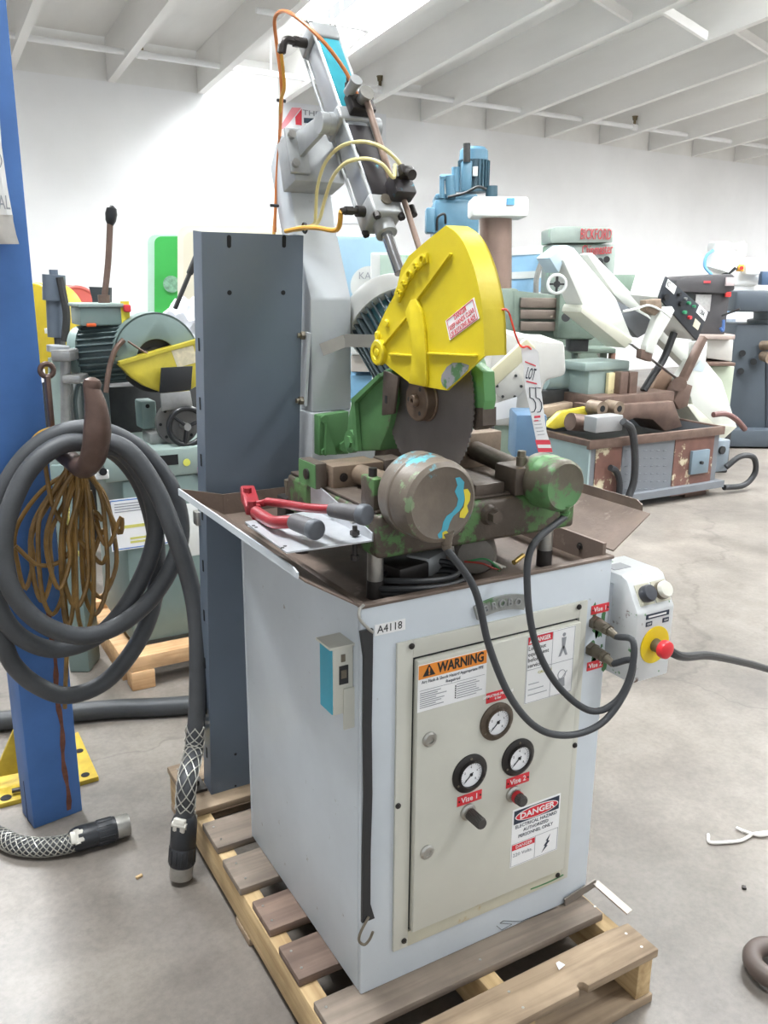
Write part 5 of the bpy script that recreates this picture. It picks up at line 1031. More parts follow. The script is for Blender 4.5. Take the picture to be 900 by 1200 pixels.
# ================================================================== background machines
def dp(px, py, D_):
    d = FW + RT*((px-450)/FPX) + UP*((600-py)/FPX); return CAM + d*(D_/d.dot(FH))
RZ = -YAW
def pbox(mb, x0, y0, x1, y1, D_, th, bev=.01):
    xm, ym = (x0+x1)/2, (y0+y1)/2; a, b = dp(x0, ym, D_), dp(x1, ym, D_); zt, zl = dp(xm, y0, D_).z, dp(xm, y1, D_).z
    c = (a+b)/2+FH*th/2; return mb.box((c.x, c.y, (zt+zl)/2), ((b-a).length, th, abs(zt-zl)), bev, RZ)
def pprism(mb, poly, D_, th, bev=.0): return mb.prism([dp(a, b, D_) for a, b in poly], FH*th, bev)
def yprism(mb, poly, Y, th, bev=.0): return mb.prism([at(a, b, 'y', Y) for a, b in poly], (0, th, 0), bev)
def ybox(mb, x0, y0, x1, y1, Y, th, bev=.006):
    a = at(x0, (y0+y1)/2, 'y', Y).x; b = at(x1, (y0+y1)/2, 'y', Y).x; zt = at((x0+x1)/2, y0, 'y', Y).z; zl = at((x0+x1)/2, y1, 'y', Y).z
    return mb.b2((a, Y, zl), (b, Y+th, zt), bev)
def pfloor(mb, x0, y0, x1, D_, th, bev=.01):
    xm = (x0+x1)/2; a, b = dp(x0, y0, D_), dp(x1, y0, D_); zt = dp(xm, y0, D_).z; c = (a+b)/2+FH*th/2
    return mb.box((c.x, c.y, zt/2), ((b-a).length, th, zt), bev, RZ)
def part(fn, name, m_, par, *a, **k):
    mb = MB(); fn(mb, *a, **k); return mb.build(name, m_, par)
gg = mat('grey_green_machine_paint', (118, 136, 132), .45, var=.07, scale=5, chip=(88, 92, 88), camt=.26, cscale=12)
gg_l = mat('pale_grey_green_paint', (140, 156, 150), .45, var=.06, scale=5); gg_d = mat('dark_grey_green', (78, 92, 92), .45, var=.1)
yel_b = mat('dull_yellow_guard', (190, 174, 56), .45, var=.1, scale=12); iron = mat('dark_cast_iron', (58, 58, 58), .5, .3, var=.15, scale=16)
steel = mat('bright_worn_steel', (150, 150, 148), .38, .5, var=.12, scale=18); black_pl = mat('black_plastic', (30, 31, 33), .35, var=.05)
brown_st = mat('brown_stained_steel', (112, 92, 82), .45, .4, var=.15, scale=14); off_white = mat('off_white_paint', (222, 224, 220), .45, var=.05, scale=5)

# ---- left: small grey-green cold saw on its own pallet
YS = 2.05
wp2 = thing('pine_skid', (.25, 2.1, 0), 'fresh pine skid under the grey-green saw cabinet', 'skid')
def axbox(p, q, name, m_, par, bev=.004): mb = MB(); mb.b2(p, q, bev); return mb.build(name, m_, par)
axbox((.0, 1.825, .0), (.09, 1.905, .075), 'skid_block', w_new, wp2); axbox((.0, 1.83, .075), (.62, 1.93, .135), 'skid_beam', w_new, wp2)
axbox((-.01, 1.935, .0), (.07, 2.72, .10), 'skid_beam', w_new, wp2); axbox((.55, 1.935, 0), (.63, 2.7, .10), 'skid_beam', w_new, wp2); axbox((.0, 2.5, .10), (.62, 2.6, .135), 'skid_beam', w_new, wp2); axbox((-.01, 2.68, .10), (.03, 2.72, .19), 'skid_block', w_new, wp2)
s2 = thing('manual_cold_saw', (.3, 2.2, .135), 'grey-green cold saw with dull yellow half guard on pine skid', 'cold saw')
ZTR = at(150, 527, 'y', 1.99).z; axbox((.045, 1.95, .137), (.60, 2.45, ZTR-.11), 'base_cabinet', gg, s2, .01)
axbox((-.02, 1.94, ZTR-.11), (.62, 2.5, ZTR), 'coolant_tray', gg_l, s2, .012)
part(ybox, 'tray_slot', hole, s2, 172, 534, 209, 546, 1.937, .004, 0)
part(ybox, 'side_plate', off_white, s2, 213, 590, 233, 652, 1.948, .004, .002)
# machine column and vise
part(ybox, 'head_column', gg_d, s2, 97, 428, 130, 535, 2.2, .16, .012)
part(ybox, 'pivot_block', iron, s2, 118, 450, 236, 540, 2.36, .12, .02)
part(ybox, 'vise_block', gg, s2, 166, 470, 184, 503, 2.12, .1, .008)
part(ybox, 'vise_jaw', steel, s2, 176, 507, 208, 520, 2.05, .12, .006)
c = at(173, 476, 'y', 2.118); part(lambda mb: mb.cyl(c, c+V(0, .004, 0), .008), 'vise_hole', hole, s2)
c = at(209, 496, 'y', 2.02); mb = MB(); mb.cyl(c, c+V(0, .03, 0), .084, n=40); fl_ = mb.build('vise_flange', mat('grey_iron_flange', (104, 102, 100), .45, .4, var=.1), s2)
for k in range(8):
    a = k*math.pi/4; q = c+V(.070*math.cos(a), -.002, .070*math.sin(a)); part(lambda mb: mb.cyl(q, q+V(0, .003, 0), .006, n=10), 'flange_hole', hole, fl_)
c = at(219, 500, 'y', 1.97); mb = MB(); mb.torus(c, (0, 1, 0), .070, .011, 40, 12); hw = mb.build('hand_wheel', black_pl, s2)
mb = MB()
for k in range(3): a = math.radians(20+120*k); mb.bar(c, c+V(.07*math.cos(a), 0, .07*math.sin(a)), .012, .020, (0, 1, 0), .003)
mb.build('wheel_spokes', black_pl, hw); part(lambda mb: mb.cyl(c-V(0, .012, 0), c+V(0, .05, 0), .014), 'wheel_hub', steel, hw)
# head: motor with fins, terminal box, round guard housing
ax = (at(150, 425, 'y', 2.12)-at(98, 429, 'y', 2.22)).normalized(); m0 = at(102, 417, 'y', 2.24)
mb = MB(); mb.cyl(m0, m0+ax*.17, .098, n=32); mo = mb.build('motor_body', gg_d, s2)
o1 = ax.orthogonal().normalized(); o2 = ax.cross(o1)
for k in range(28):
    a = 2*math.pi*k/28; d = o1*math.cos(a)+o2*math.sin(a); mb = MB(); mb.box(m0+ax*.085+d*.103, (.018, .005, .16), 0, Matrix((d, ax.cross(d), ax)).transposed()); mb.build('cooling_fin', gg_d, mo)
part(lambda mb: mb.lathe(m0-ax*.045, ax, [(.08, 0), (.11, .015), (.116, .03), (.116, .052)], 32), 'fan_cover', gg, mo)
mb = MB(); tb0, tb1 = at(95, 382, 'y', 2.12), at(143, 360, 'y', 2.12); mb.b2((tb0.x, 2.12, tb0.z), (tb1.x, 2.30, tb1.z), .006); tb = mb.build('terminal_box', gg, s2)
mb = MB(); mb.b2((tb0.x-.006, 2.11, tb1.z), (tb1.x+.006, 2.31, tb1.z+.014), .004); mb.build('box_lid', gg_l, tb)
part(ybox, 'yellow_sticker', mat('yellow_sticker_print', (214, 200, 60), .5, var=.1), tb, 142, 353, 152, 380, 2.118, .003, 0)
part(ybox, 'red_switch', mat('red_switch_plastic', (200, 50, 60), .4, var=.05), tb, 146, 357, 154, 366, 2.09, .03, .006)
part(ybox, 'orange_cap', mat('orange_cap_plastic', (222, 96, 44), .4, var=.05), tb, 102, 379, 113, 383, 2.11, .02, .003)
gc = at(184, 418, 'y', 2.06); gr_ = .165
mb = MB(); n = 28; outer = [V(gc.x+gr_*math.cos(math.radians(15+172*k/n)), 2.06, gc.z+gr_*math.sin(math.radians(15+172*k/n))) for k in range(n+1)]; inner = [V(gc.x+.078*math.cos(math.radians(187-172*k/n)), 2.06, gc.z-.012+.078*math.sin(math.radians(187-172*k/n))) for k in range(n+1)]
mb.prism(outer+inner, (0, .012, 0), .003)
for a, b in zip(outer[:-1], outer[1:]): mb.prism([a, b, b*0.96+V(gc.x, 2.06, gc.z)*0.04, a*0.96+V(gc.x, 2.06, gc.z)*0.04], (0, .09, 0))
mb.build('blade_housing', gg, s2)
part(lambda mb: mb.cyl((gc.x, 2.10, gc.z), (gc.x, 2.104, gc.z), .14, n=48), 'saw_blade', iron, s2)
part(lambda mb: mb.cyl((gc.x, 2.08, gc.z-.01), (gc.x, 2.10, gc.z-.01), .045, n=28), 'blade_flange', iron, s2)
mb = MB(); yprism(mb, [(139, 427), (147, 422), (238, 399), (238, 445), (232, 452), (222, 458), (205, 461), (189, 460), (170, 453), (155, 443)], 2.03, .05, .006); yg = mb.build('lower_guard', yel_b, s2)
part(yprism, 'guard_sticker', mat('worn_cream_sticker', (208, 198, 168), .5, var=.15, scale=40), yg, [(201, 411), (226, 405), (233, 424), (208, 431)], 2.028, .002)
part(yprism, 'guard_edge', yel_b, yg, [(140, 424), (238, 396), (238, 400), (141, 428)], 2.024, .06)
part(yprism, 'rubber_flap', black_pl, s2, [(189, 431), (226, 429), (224, 457), (187, 461)], 2.0, .008, .002)
part(yprism, 'steel_guide', steel, s2, [(188, 461), (223, 458), (226, 476), (190, 482)], 2.0, .01, .002)
mb = MB(); a, b = at(122, 352, 'y', 2.2), at(129, 262, 'y', 2.2); mb.tube([a, a.lerp(b, .5)+V(.004, 0, 0), b], .012, 10, 6); lv = mb.build('pull_lever', brown_st, s2)
part(lambda mb: mb.lathe(b-V(0, 0, .01), (b-a), [(.009, 0), (.019, .02), (.022, .045), (.018, .065), (.006, .075)], 18), 'lever_grip', black_pl, lv)
part(lambda mb: mb.cyl(a-V(0, 0, .03), a+V(0, 0, .02), .022), 'lever_socket', brown_st, lv)
mb = MB(); a, b = at(205, 362, 'y', 2.1), at(232, 297, 'y', 2.1); mb.bar(a, b, .014, .02, (0, 1, 0), .003); mb.bar(a.lerp(b, .62), b, .022, .028, (0, 1, 0), .006); mb.build('guard_lever', iron, s2)
mb = MB(); mb.tube([at(q[0], q[1], 'y', 2.05) for q in ((145, 398), (135, 410), (128, 432), (124, 460))], .010, 8, 6); mb.build('flex_conduit', brown_st, s2)
mb = MB(); mb.tube([at(q[0], q[1], 'y', 2.04) for q in ((150, 400), (165, 410), (180, 418), (190, 426))], .004, 6, 6); mb.build('guard_cable', brown_st, s2)
mb = MB(); mb.tube([at(q[0], q[1], 'y', 2.15) for q in ((98, 440), (92, 450), (88, 468), (90, 490), (96, 520))], .008, 8, 6); mb.build('coolant_tube', gg_d, s2)
part(ybox, 'lock_plate', off_white, s2, 107, 552, 128, 562, 1.925, .012, .003)
c = at(121, 553, 'y', 1.905); part(lambda mb: mb.cyl(c, c+V(0, .04, 0), .014), 'drain_knob', black_pl, s2)
part(ybox, 'pink_sticker', mat('pink_sticker_print', (216, 150, 196), .5, var=.1), s2, 232, 547, 237, 563, 1.936, .003, 0)
part(lambda mb: mb.cyl(at(219, 542, 'y', 1.936), at(219, 542, 'y', 1.936)+V(0, .003, 0), .014), 'round_sticker', mat('yellow_round_sticker', (206, 206, 90), .5, var=.1), s2)
# paper notice taped on the cabinet
pn = thing('paper_notice', at(180, 648, 'y', 1.945), 'white paper notice with blue border taped to the saw cabinet', 'paper')
YN = 1.944; a, b = at(129, 614, 'y', YN).x, at(206, 614, 'y', YN).x; zt, zl = at(165, 582, 'y', YN).z, at(165, 642, 'y', YN).z
mb = MB(); mb.b2((a, YN, zl), (b, YN+.002, zt)); mb.build('paper_sheet', sticker, pn, 0)
bl_p = mat('blue_border_print', (70, 120, 190), .5, var=0)
for (x0, z0, x1, z1) in ((a+.004, zl+.004, b-.004, zl+.008), (a+.004, zt-.008, b-.004, zt-.004), (a+.004, zl+.004, a+.008, zt-.004), (b-.008, zl+.004, b-.004, zt-.004)): mb = MB(); mb.b2((x0, YN-.0006, z0), (x1, YN, z1)); mb.build('border_line', bl_p, pn, 0)
mb = MB(); lines(mb, a+.02, b-.02, zt-.055, zt-.015, 4, YN-.0004, .7, .004); mb.build('printed_text', grey_print, pn, 0, kind='stuff')
mb = MB(); lines(mb, a+.05, b-.05, (zt+zl)/2-.02, (zt+zl)/2, 1, YN-.0004, .9, .012); lines(mb, a+.07, b-.06, zl+.02, zl+.05, 2, YN-.0004, .5, .008); mb.build('highlighted_text', mat('yellow_marker', (214, 210, 110), .5, var=.1), pn, 0, kind='stuff')

# ---- far left: reel, cylinder and yellow drum
DL = 4.6
yr = thing('yellow_reel', dp(58, 420, DL), 'round yellow drum with white band beside the blue post', 'drum')
c = dp(58, 382, DL); mb = MB(); mb.cyl(c-RH*.05-FH*.06, c+RH*.03+FH*.08, .22, n=40, bev=.01); mb.build('drum_shell', mat('bright_yellow_drum', (216, 190, 52), .4, var=.08), yr)
part(pbox, 'white_band', off_white, yr, 52, 385, 72, 391, DL-.26, .02, .002)
part(pbox, 'drum_leg', mat('drum_leg_yellow', (200, 178, 60), .5, var=.15), yr, 50, 400, 74, 450, DL-.05, .15, .02); part(pfloor, 'drum_stand', iron, yr, 48, 448, 78, DL-.05, .2)
gcy = thing('lift_cylinder', dp(65, 420, 4.2), 'slim grey vertical cylinder behind the yellow drum', 'cylinder')
part(lambda mb: (mb.cyl(dp(66, 395, 4.2), dp(64, 350, 4.2), .04), mb.cyl(dp(64, 352, 4.2), dp(63, 322, 4.2), .055, .052), mb.cyl(dp(63, 322, 4.2), dp(62.5, 316, 4.2), .02)), 'cylinder_body', mat('slate_cylinder', (96, 106, 118), .4, .2, var=.08), gcy)
part(lambda mb: mb.tube([dp(70, 325, 4.15), dp(74, 345, 4.15), dp(78, 370, 4.15), dp(76, 400, 4.15)], .018, 8, 6), 'cylinder_hose', iron, gcy)
part(pfloor, 'cylinder_stand', iron, gcy, 62, 394, 70, 4.17, .08)
rrl = thing('red_reel', dp(92, 400, 4.9), 'red spoked hose reel behind the motor of the grey-green saw', 'reel')
red_r = mat('faded_red_reel', (214, 104, 96), .5, var=.1); c = dp(91, 364, 4.9); rx = (RH*.55-FH*.83).normalized()
for s_ in (0, .16):
    mb = MB(); mb.torus(c+rx*-s_, rx, .125, .012, 32, 8); ri = mb.build('reel_rim', red_r, rrl)
    mb = MB(); mb.cyl(c+rx*-s_, c+rx*(-s_+.006), .12, n=32); mb.build('reel_disc', red_r, ri)
part(lambda mb: mb.cyl(c-rx*.16, c+rx*.03, .05), 'reel_hub', iron, rrl); part(lambda mb: (mb.bar(c, dp(70, 395, 4.8), .02, .03), mb.bar(c, dp(82, 400, 4.8), .02, .03)), 'reel_crank', iron, rrl)
part(lambda mb: mb.cyl(c-rx*.16, c-rx*.01, .10), 'wound_hose', mat('pinkish_hose', (226, 196, 190), .5, var=.1), rrl); part(pfloor, 'reel_stand', iron, rrl, 82, 392, 98, 4.95, .15)
bp2 = thing('sheet_metal_sign', dp(115, 350, 4.4), 'dark tilted metal sign behind the lever of the grey-green saw', 'sign')
part(pprism, 'panel_sheet', mat('dark_panel_paint', (62, 68, 70), .5, var=.1), bp2, [(104, 336), (129, 337), (129, 400), (112, 400), (108, 350)], 4.4, .03); part(pfloor, 'sign_post', iron, bp2, 116, 398, 122, 4.4, .03)
sc_ = thing('clamped_strut', dp(71, 500, 3.2), 'bright steel strut with clamps standing beside the grey-green saw', 'strut')
part(lambda mb: mb.cyl(dp(69, 560, 3.2), dp(68, 420, 3.2), .035), 'strut_tube', gg_l, sc_); part(lambda mb: mb.cyl(dp(74, 560, 3.2), dp(73, 420, 3.2), .03), 'strut_tube', steel, sc_); part(pbox, 'strut_clamp', steel, sc_, 59, 410, 82, 424, 3.15, .1, .008); part(pbox, 'strut_clamp', steel, sc_, 72, 440, 94, 450, 3.15, .1, .008); part(lambda mb: mb.cyl(dp(68, 412, 3.2), dp(68, 405, 3.2), .04), 'strut_cap', alu, sc_)
part(pfloor, 'strut_base', gg, sc_, 58, 545, 84, 3.15, .14)
# ---- green and cream bandsaws behind
gb = thing('green_bandsaw', dp(192, 420, 6.0), 'green wheel cover of a bandsaw with round badge', 'bandsaw')
mb = MB()
def rrect(x0, y0, x1, y1, r, n=6):
    P = []
    for cx, cy, a0 in ((x1-r, y0+r, -90), (x1-r, y1-r, 0), (x0+r, y1-r, 90), (x0+r, y0+r, 180)):
        for k in range(n+1): a = math.radians(a0+90*k/n); P.append((cx+r*math.cos(a), cy+r*math.sin(a)))
    return P
pprism(mb, rrect(173, 275, 214, 430, 9), 6.0, .30, .0); mb.build('cover_shell', mat('pale_mint_shell', (190, 220, 206), .4, var=.04), gb)
part(pprism, 'cover_door', mat('vivid_green_door', (62, 176, 82), .4, var=.04), gb, rrect(181, 277, 216, 428, 8), 5.985, .02)
part(lambda mb: mb.cyl(dp(201, 333, 5.98), dp(201, 333, 5.965), .055, n=28), 'round_badge', mat('badge_grey_green', (130, 176, 150), .4, var=.25, scale=40), gb)
part(pfloor, 'bandsaw_stand', gg_l, gb, 178, 428, 216, 6.0, .3)
cbd = thing('cream_bandsaw', dp(250, 420, 5.6), 'cream rounded bandsaw cabinet behind the slate steel upright', 'bandsaw')
part(pprism, 'cabinet_shell', mat('cream_enamel', (240, 236, 220), .4, var=.03), cbd, rrect(208, 264, 330, 420, 12), 5.6, .35)
part(pprism, 'cabinet_door', mat('cream_door_enamel', (236, 230, 208), .4, var=.03), cbd, rrect(215, 272, 322, 415, 10), 5.58, .022)
part(pbox, 'door_latch', steel, cbd, 216, 350, 219, 360, 5.56, .02, .003); part(pfloor, 'bandsaw_stand', off_white, cbd, 214, 418, 320, 5.6, .35)
pbg = thing('plastic_wrap', dp(220, 420, 4.4), 'crumpled white plastic wrap heaped behind the grey-green saw guard', 'plastic wrap')
mb = MB(); c = dp(222, 385, 4.3); b_ = bmesh.new(); bmesh.ops.create_icosphere(b_, subdivisions=4, radius=.14)
for v in b_.verts: v.co *= 1+.16*math.sin(v.co.x*70)*math.cos(v.co.z*61+v.co.y*40)+rnd.uniform(-.04, .04); v.co.z *= 1.0
bmesh.ops.translate(b_, verts=b_.verts, vec=c); mb._take(b_); mb.build('wrap_heap', mat('white_film', (232, 234, 240), .3, var=.04, bump=.3, bscale=25), pbg); part(pfloor, 'wrap_crate', gg, pbg, 203, 410, 245, 4.2, .24)

# ---- middle: light blue machine, small boxes
lb_m = mat('light_blue_machine', (160, 194, 214), .4, var=.04)
lbm = thing('light_blue_machine', dp(425, 450, 5.2), 'tall light blue machine cabinet seen behind the grey column', 'machine')
part(pfloor, 'machine_cabinet', lb_m, lbm, 372, 275, 462, 5.2, .6, .03); part(pbox, 'lower_cabinet', mat('mid_blue_panel', (120, 166, 198), .4, var=.06), lbm, 410, 440, 470, 545, 5.0, .2, .01)
part(pbox, 'white_ledge', off_white, lbm, 411, 404, 470, 416, 4.9, .3, .008); part(pbox, 'grey_ledge', mat('warm_grey_ledge', (196, 188, 180), .5, var=.06), lbm, 411, 416, 470, 436, 4.95, .3, .008)
part(lambda mb: mb.cyl(dp(433, 335, 5.15), dp(433, 335, 5.1), .11, n=32), 'white_disc', off_white, lbm); part(lambda mb: mb.text('KAZ', .055, dp(431, 323.5, 5.09), RH, (0, 0, 1), .001), 'disc_lettering', grey_print, lbm)
gbx = thing('green_white_cabinet', dp(462, 400, 5.0), 'white cabinet with worn mint green door behind the piston rod', 'cabinet')
part(pbox, 'cabinet_body', off_white, gbx, 434, 296, 492, 440, 4.45, .3, .01); part(pfloor, 'cabinet_plinth', off_white, gbx, 436, 438, 490, 4.46, .28); part(pbox, 'cabinet_door', mat('worn_mint', (186, 208, 192), .45, var=.08, chip=(112, 172, 142), camt=.42, cscale=8), gbx, 445, 299, 490, 436, 4.435, .015, .002)

# ---- blue turret drill far behind
tq = mat('teal_blue_machine', (86, 126, 148), .42, var=.06); tq_d = mat('dark_teal_fins', (58, 88, 102), .45, var=.1)
bd = thing('blue_milling_head', dp(535, 500, 9.0), 'tall blue milling machine with upright motor on top', 'milling machine')
part(pbox, 'head_box', tq, bd, 508, 232, 562, 285, 9.0, .6, .05); part(pbox, 'head_lid', tq, bd, 510, 227, 560, 234, 9.02, .55, .02); part(pbox, 'side_box', tq, bd, 499, 243, 510, 273, 8.9, .25, .02); part(pfloor, 'machine_column', tq, bd, 512, 285, 600, 9.1, .6, .05)
part(lambda mb: mb.cyl(dp(555, 226, 9.2), dp(555, 184, 9.2), .14, n=32), 'motor_body', tq_d, bd)
mo = bd
for k in range(24):
    a = 2*math.pi*k/24; c = dp(555, 205, 9.2)+V(.146*math.cos(a), .146*math.sin(a), 0); mb = MB(); mb.box(c, (.012, .03, .26), 0, a+math.pi/2); mb.build('cooling_fin', tq_d, bd)
part(lambda mb: mb.lathe(dp(555, 188, 9.2), (0, 0, 1), [(.145, 0), (.14, .09), (.11, .12), (.05, .125)], 32), 'motor_cap', tq, bd)
part(pbox, 'capacitor_box', tq, bd, 541, 188, 553, 224, 8.95, .12, .015); part(lambda mb: mb.cyl(dp(547, 190, 8.95), dp(547, 168, 8.95), .035), 'motor_eye', iron, bd)
part(lambda mb: (mb.cyl(dp(518, 232, 9.0), dp(518, 206, 9.0), .025), mb.cyl(dp(529, 232, 9.0), dp(527, 206, 9.0), .05), mb.cyl(dp(516, 208, 9.0), dp(532, 208, 9.0), .03), mb.cyl(dp(534, 225, 9.0), dp(534, 196, 9.0), .04)), 'lever_linkage', tq, bd)
part(lambda mb: mb.tube([dp(525, 231, 8.95), dp(545, 226, 8.9), dp(560, 219, 8.85), dp(570, 222, 8.85)], .014, 8, 6), 'head_cable', iron, bd); part(lambda mb: mb.cyl(dp(576, 232, 9.1), dp(576, 218, 9.1), .06), 'head_knob', tq_d, bd)
part(lambda mb: mb.tube([dp(512, 270, 8.95), dp(513, 255, 8.9), dp(521, 251, 8.9), dp(522, 262, 8.95)], .012, 8, 6), 'door_handle', iron, bd); part(pbox, 'label_plate', off_white, bd, 554, 195, 560, 206, 9.0, .05, .002)
# ---- radial drill with brown column
rd_g = mat('old_green_iron', (110, 124, 112), .5, var=.14, scale=6, chip=(92, 88, 80), camt=.35, cscale=9)
rd = thing('radial_drill', dp(585, 480, 7.7), 'radial drill with brown round column and white cap', 'radial drill')
part(lambda mb: mb.cyl(dp(581, 470, 7.9), dp(581, 250, 7.9), .14, n=40), 'column', mat('brown_ground_column', (140, 118, 106), .35, .5, var=.12, scale=3), rd)
part(pbox, 'column_cap', mat('white_cap_mint_tint', (226, 229, 226), .4, var=.04, chip=(186, 220, 206), camt=.34, cscale=2.5), rd, 553, 230, 620, 254, 7.65, .42, .03); part(pbox, 'blue_label', mat('blue_tape', (92, 156, 206), .5, var=.03), rd, 594, 232, 603, 240, 7.635, .015, 0)
part(pbox, 'arm_sleeve', rd_g, rd, 574, 338, 608, 396, 7.6, .5, .04)
part(pprism, 'arm_beam', rd_g, rd, [(600, 340), (660, 347), (668, 352), (668, 392), (655, 397), (600, 400)], 7.6, .3, .01)
for y0, y1 in ((349, 361), (363, 374), (377, 388)): part(pbox, 'arm_way', mat('brown_slideway', (120, 108, 98), .4, .3, var=.12), rd, 610, y0, 658, y1, 7.55, .06, .008)
part(pbox, 'drill_head', rd_g, rd, 654, 340, 700, 398, 7.45, .45, .03); part(lambda mb: mb.cyl(dp(663, 372, 7.4), dp(663, 372, 7.32), .035), 'head_knob', iron, rd)
part(pfloor, 'drill_base', rd_g, rd, 555, 480, 640, 7.6, .6, .02); part(pbox, 'head_foot', iron, rd, 668, 396, 690, 412, 7.5, .2, .01)
fan = thing('blue_drum_fan', dp(620, 420, 10.2), 'blue and white banded tank behind the brown drill column', 'tank')
for (y0, y1, m_, nm) in ((290, 299, off_white, 'tank_band'), (299, 318, mat('pale_blue_tank', (150, 190, 218), .4, .1, var=.06), 'tank_body'), (318, 326, off_white, 'tank_band'), (326, 342, MATS['pale_blue_tank'], 'tank_body'), (342, 480, off_white, 'tank_base')): part(lambda mb: mb.cyl(dp(622, y1, 10.2), dp(622, y0, 10.2), .31 if nm != 'tank_band' else .32, n=36), nm, m_, fan)
part(pfloor, 'tank_plinth', off_white, fan, 604, 478, 640, 10.05, .3); part(lambda mb: mb.tube([dp(645, 296, 9.8), dp(636, 305, 9.8), dp(629, 325, 9.8), dp(628, 350, 9.8)], .03, 8, 6), 'tank_hose', mat('grey_flex_hose', (150, 148, 142), .45, .2, var=.1), fan)
# ---- second radial drill head with red lettering
bk = thing('drill_head_cabinet', dp(684, 480, 8.6), 'worn green drill head with red raised lettering', 'drill head')
bk_m = mat('scuffed_green_grey', (152, 164, 156), .45, var=.08, scale=4, chip=(150, 192, 164), camt=.42, cscale=3)
part(pprism, 'head_cap', bk_m, bk, [(645, 268), (652, 265), (716, 266), (718, 270), (718, 284), (645, 285)], 8.5, .5, .01); part(pbox, 'head_body', bk_m, bk, 645, 286, 720, 345, 8.55, .5, .02); part(pfloor, 'machine_body', rd_g, bk, 650, 345, 716, 8.65, .4, .02)
red_l = mat('faded_red_letter', (190, 70, 76), .5, var=.08)
part(lambda mb: mb.text('BICKFORD', .14, dp(698.5, 275, 8.49), RH, (0, 0, 1), .006, fit=.29), 'raised_lettering', red_l, bk); part(lambda mb: mb.text('Chipmaster', .14, dp(700, 293, 8.53), RH+V(0, 0, .08), (0, 0, 1), .006, fit=.29), 'raised_lettering', red_l, bk)
for q in ((692, 305), (703, 306), (711, 304)): part(lambda mb: mb.cyl(dp(*q, 8.54), dp(*q, 8.48), .03), 'control_knob', iron, bk)
part(lambda mb: mb.cyl(dp(705, 308, 8.5), dp(716, 322, 8.3), .012), 'control_lever', iron, bk)
part(pbox, 'rear_cover', mat('sage_green_cover', (128, 148, 132), .5, var=.08), bk, 718, 322, 760, 346, 8.6, .4, .02)

# ---- horizontal bandsaw with numbered control panel
tank_g = mat('blue_grey_tank', (110, 114, 119), .45, var=.08, scale=4, chip=(116, 84, 74), camt=.27, cscale=7); tank_t = mat('pale_teal_tank_end', (148, 166, 165), .45, var=.06, scale=4)
rustp = mat('rust_red_cream_panel', (112, 78, 68), .55, var=.15, scale=10, chip=(190, 180, 152), camt=.43, cscale=6)
hb = thing('horizontal_bandsaw', (3.2, 3.3, 0), 'horizontal bandsaw with white wheel covers over a rusty coolant tank', 'bandsaw')
YT = 2.95
x0 = at(690, 540, 'y', YT).x; x1 = at(842, 520, 'y', YT).x; zt = at(742, 512, 'y', YT).z; zl = .12
mb = MB(); mb.b2((x0, YT, zl), (x1, YT+.012, zt)); mb.b2((x0, YT+.90, zl), (x1, YT+.912, zt)); mb.b2((x1-.012, YT+.012, zl), (x1, YT+.9, zt)); mb.b2((x0, YT, zl-.02), (x1, YT+.912, zl+.01)); tk = mb.build('coolant_tank', tank_g, hb)
part(lambda mb: mb.b2((x0-.004, YT-.002, zl), (x0+.012, YT+.90, zt)), 'tank_end', tank_t, tk)
part(lambda mb: (mb.b2((x0-.03, YT-.03, zt-.05), (x1+.02, YT+.0, zt+.012), .004), mb.b2((x0-.03, YT, zt-.03), (x0+.01, YT+.93, zt+.012), .004), mb.b2((x1-.01, YT, zt-.03), (x1+.02, YT+.93, zt+.012), .004)), 'tank_rim', brown_st, tk)
part(lambda mb: mb.b2((x0-.04, YT-.05, .06), (x1+.05, YT+.95, .11)), 'tank_skirt', tank_g, tk)
part(ybox, 'rust_panel', rustp, tk, 697, 520, 727, 585, YT-.006, .005, 0); part(ybox, 'rust_panel', rustp, tk, 789, 512, 834, 578, YT-.006, .005, 0)
part(ybox, 'vent_panel', tank_g, tk, 728, 517, 787, 584, YT-.004, .003, 0)
for r_ in range(6):
    for c_ in range(7):
        p = at(734+c_*7.5, 528+r_*9, 'y', YT-.005); mb = MB(); mb.box(p, (.03, .006, .006), .002); mb.build('vent_louvre', tank_g, tk)
mb = MB(); ybox(mb, 811, 528, 831, 555, YT-.03, .03, .004); jb = mb.build('switch_box', mat('slate_switch_box', (108, 124, 134), .45, var=.06), hb); c = at(821, 542, 'y', YT-.032); part(lambda mb: mb.cyl(c, c-V(0, .02, 0), .012), 'switch_knob', black_pl, jb)
mb = MB(); a_ = at(832, 560, 'y', YT+.1); mb.b2((x1, YT+.02, .16), (x1+.16, YT+.28, .40), .01); mb.build('pump_box', mat('grey_blue_box', (120, 130, 138), .45, var=.06), hb); part(lambda mb: mb.cyl((x1+.06, YT+.018, .33), (x1+.06, YT, .33), .03), 'pump_cap', iron, hb)
part(lambda mb: mb.tube([(x1+.10, YT-.01, .2), (x1+.2, YT-.05, .28), (x1+.34, YT-.06, .26), (x1+.38, YT-.06, .14), (x1+.28, YT-.05, .05), (x1+.06, YT-.045, .055)], .022, 10, 6), 'tank_hose', rubber, hb)
part(lambda mb: mb.b2((x1-.28, YT+.02, 0), (x1-.05, YT+.12, .06), .004), 'timber_block', brown_st, hb); part(lambda mb: mb.b2((x0+.1, YT+.02, 0), (x0+.3, YT+.12, .06), .004), 'timber_block', brown_st, hb); part(lambda mb: mb.b2((x1-.28, YT+.8, 0), (x1-.05, YT+.9, .06), .004), 'timber_block', brown_st, hb)
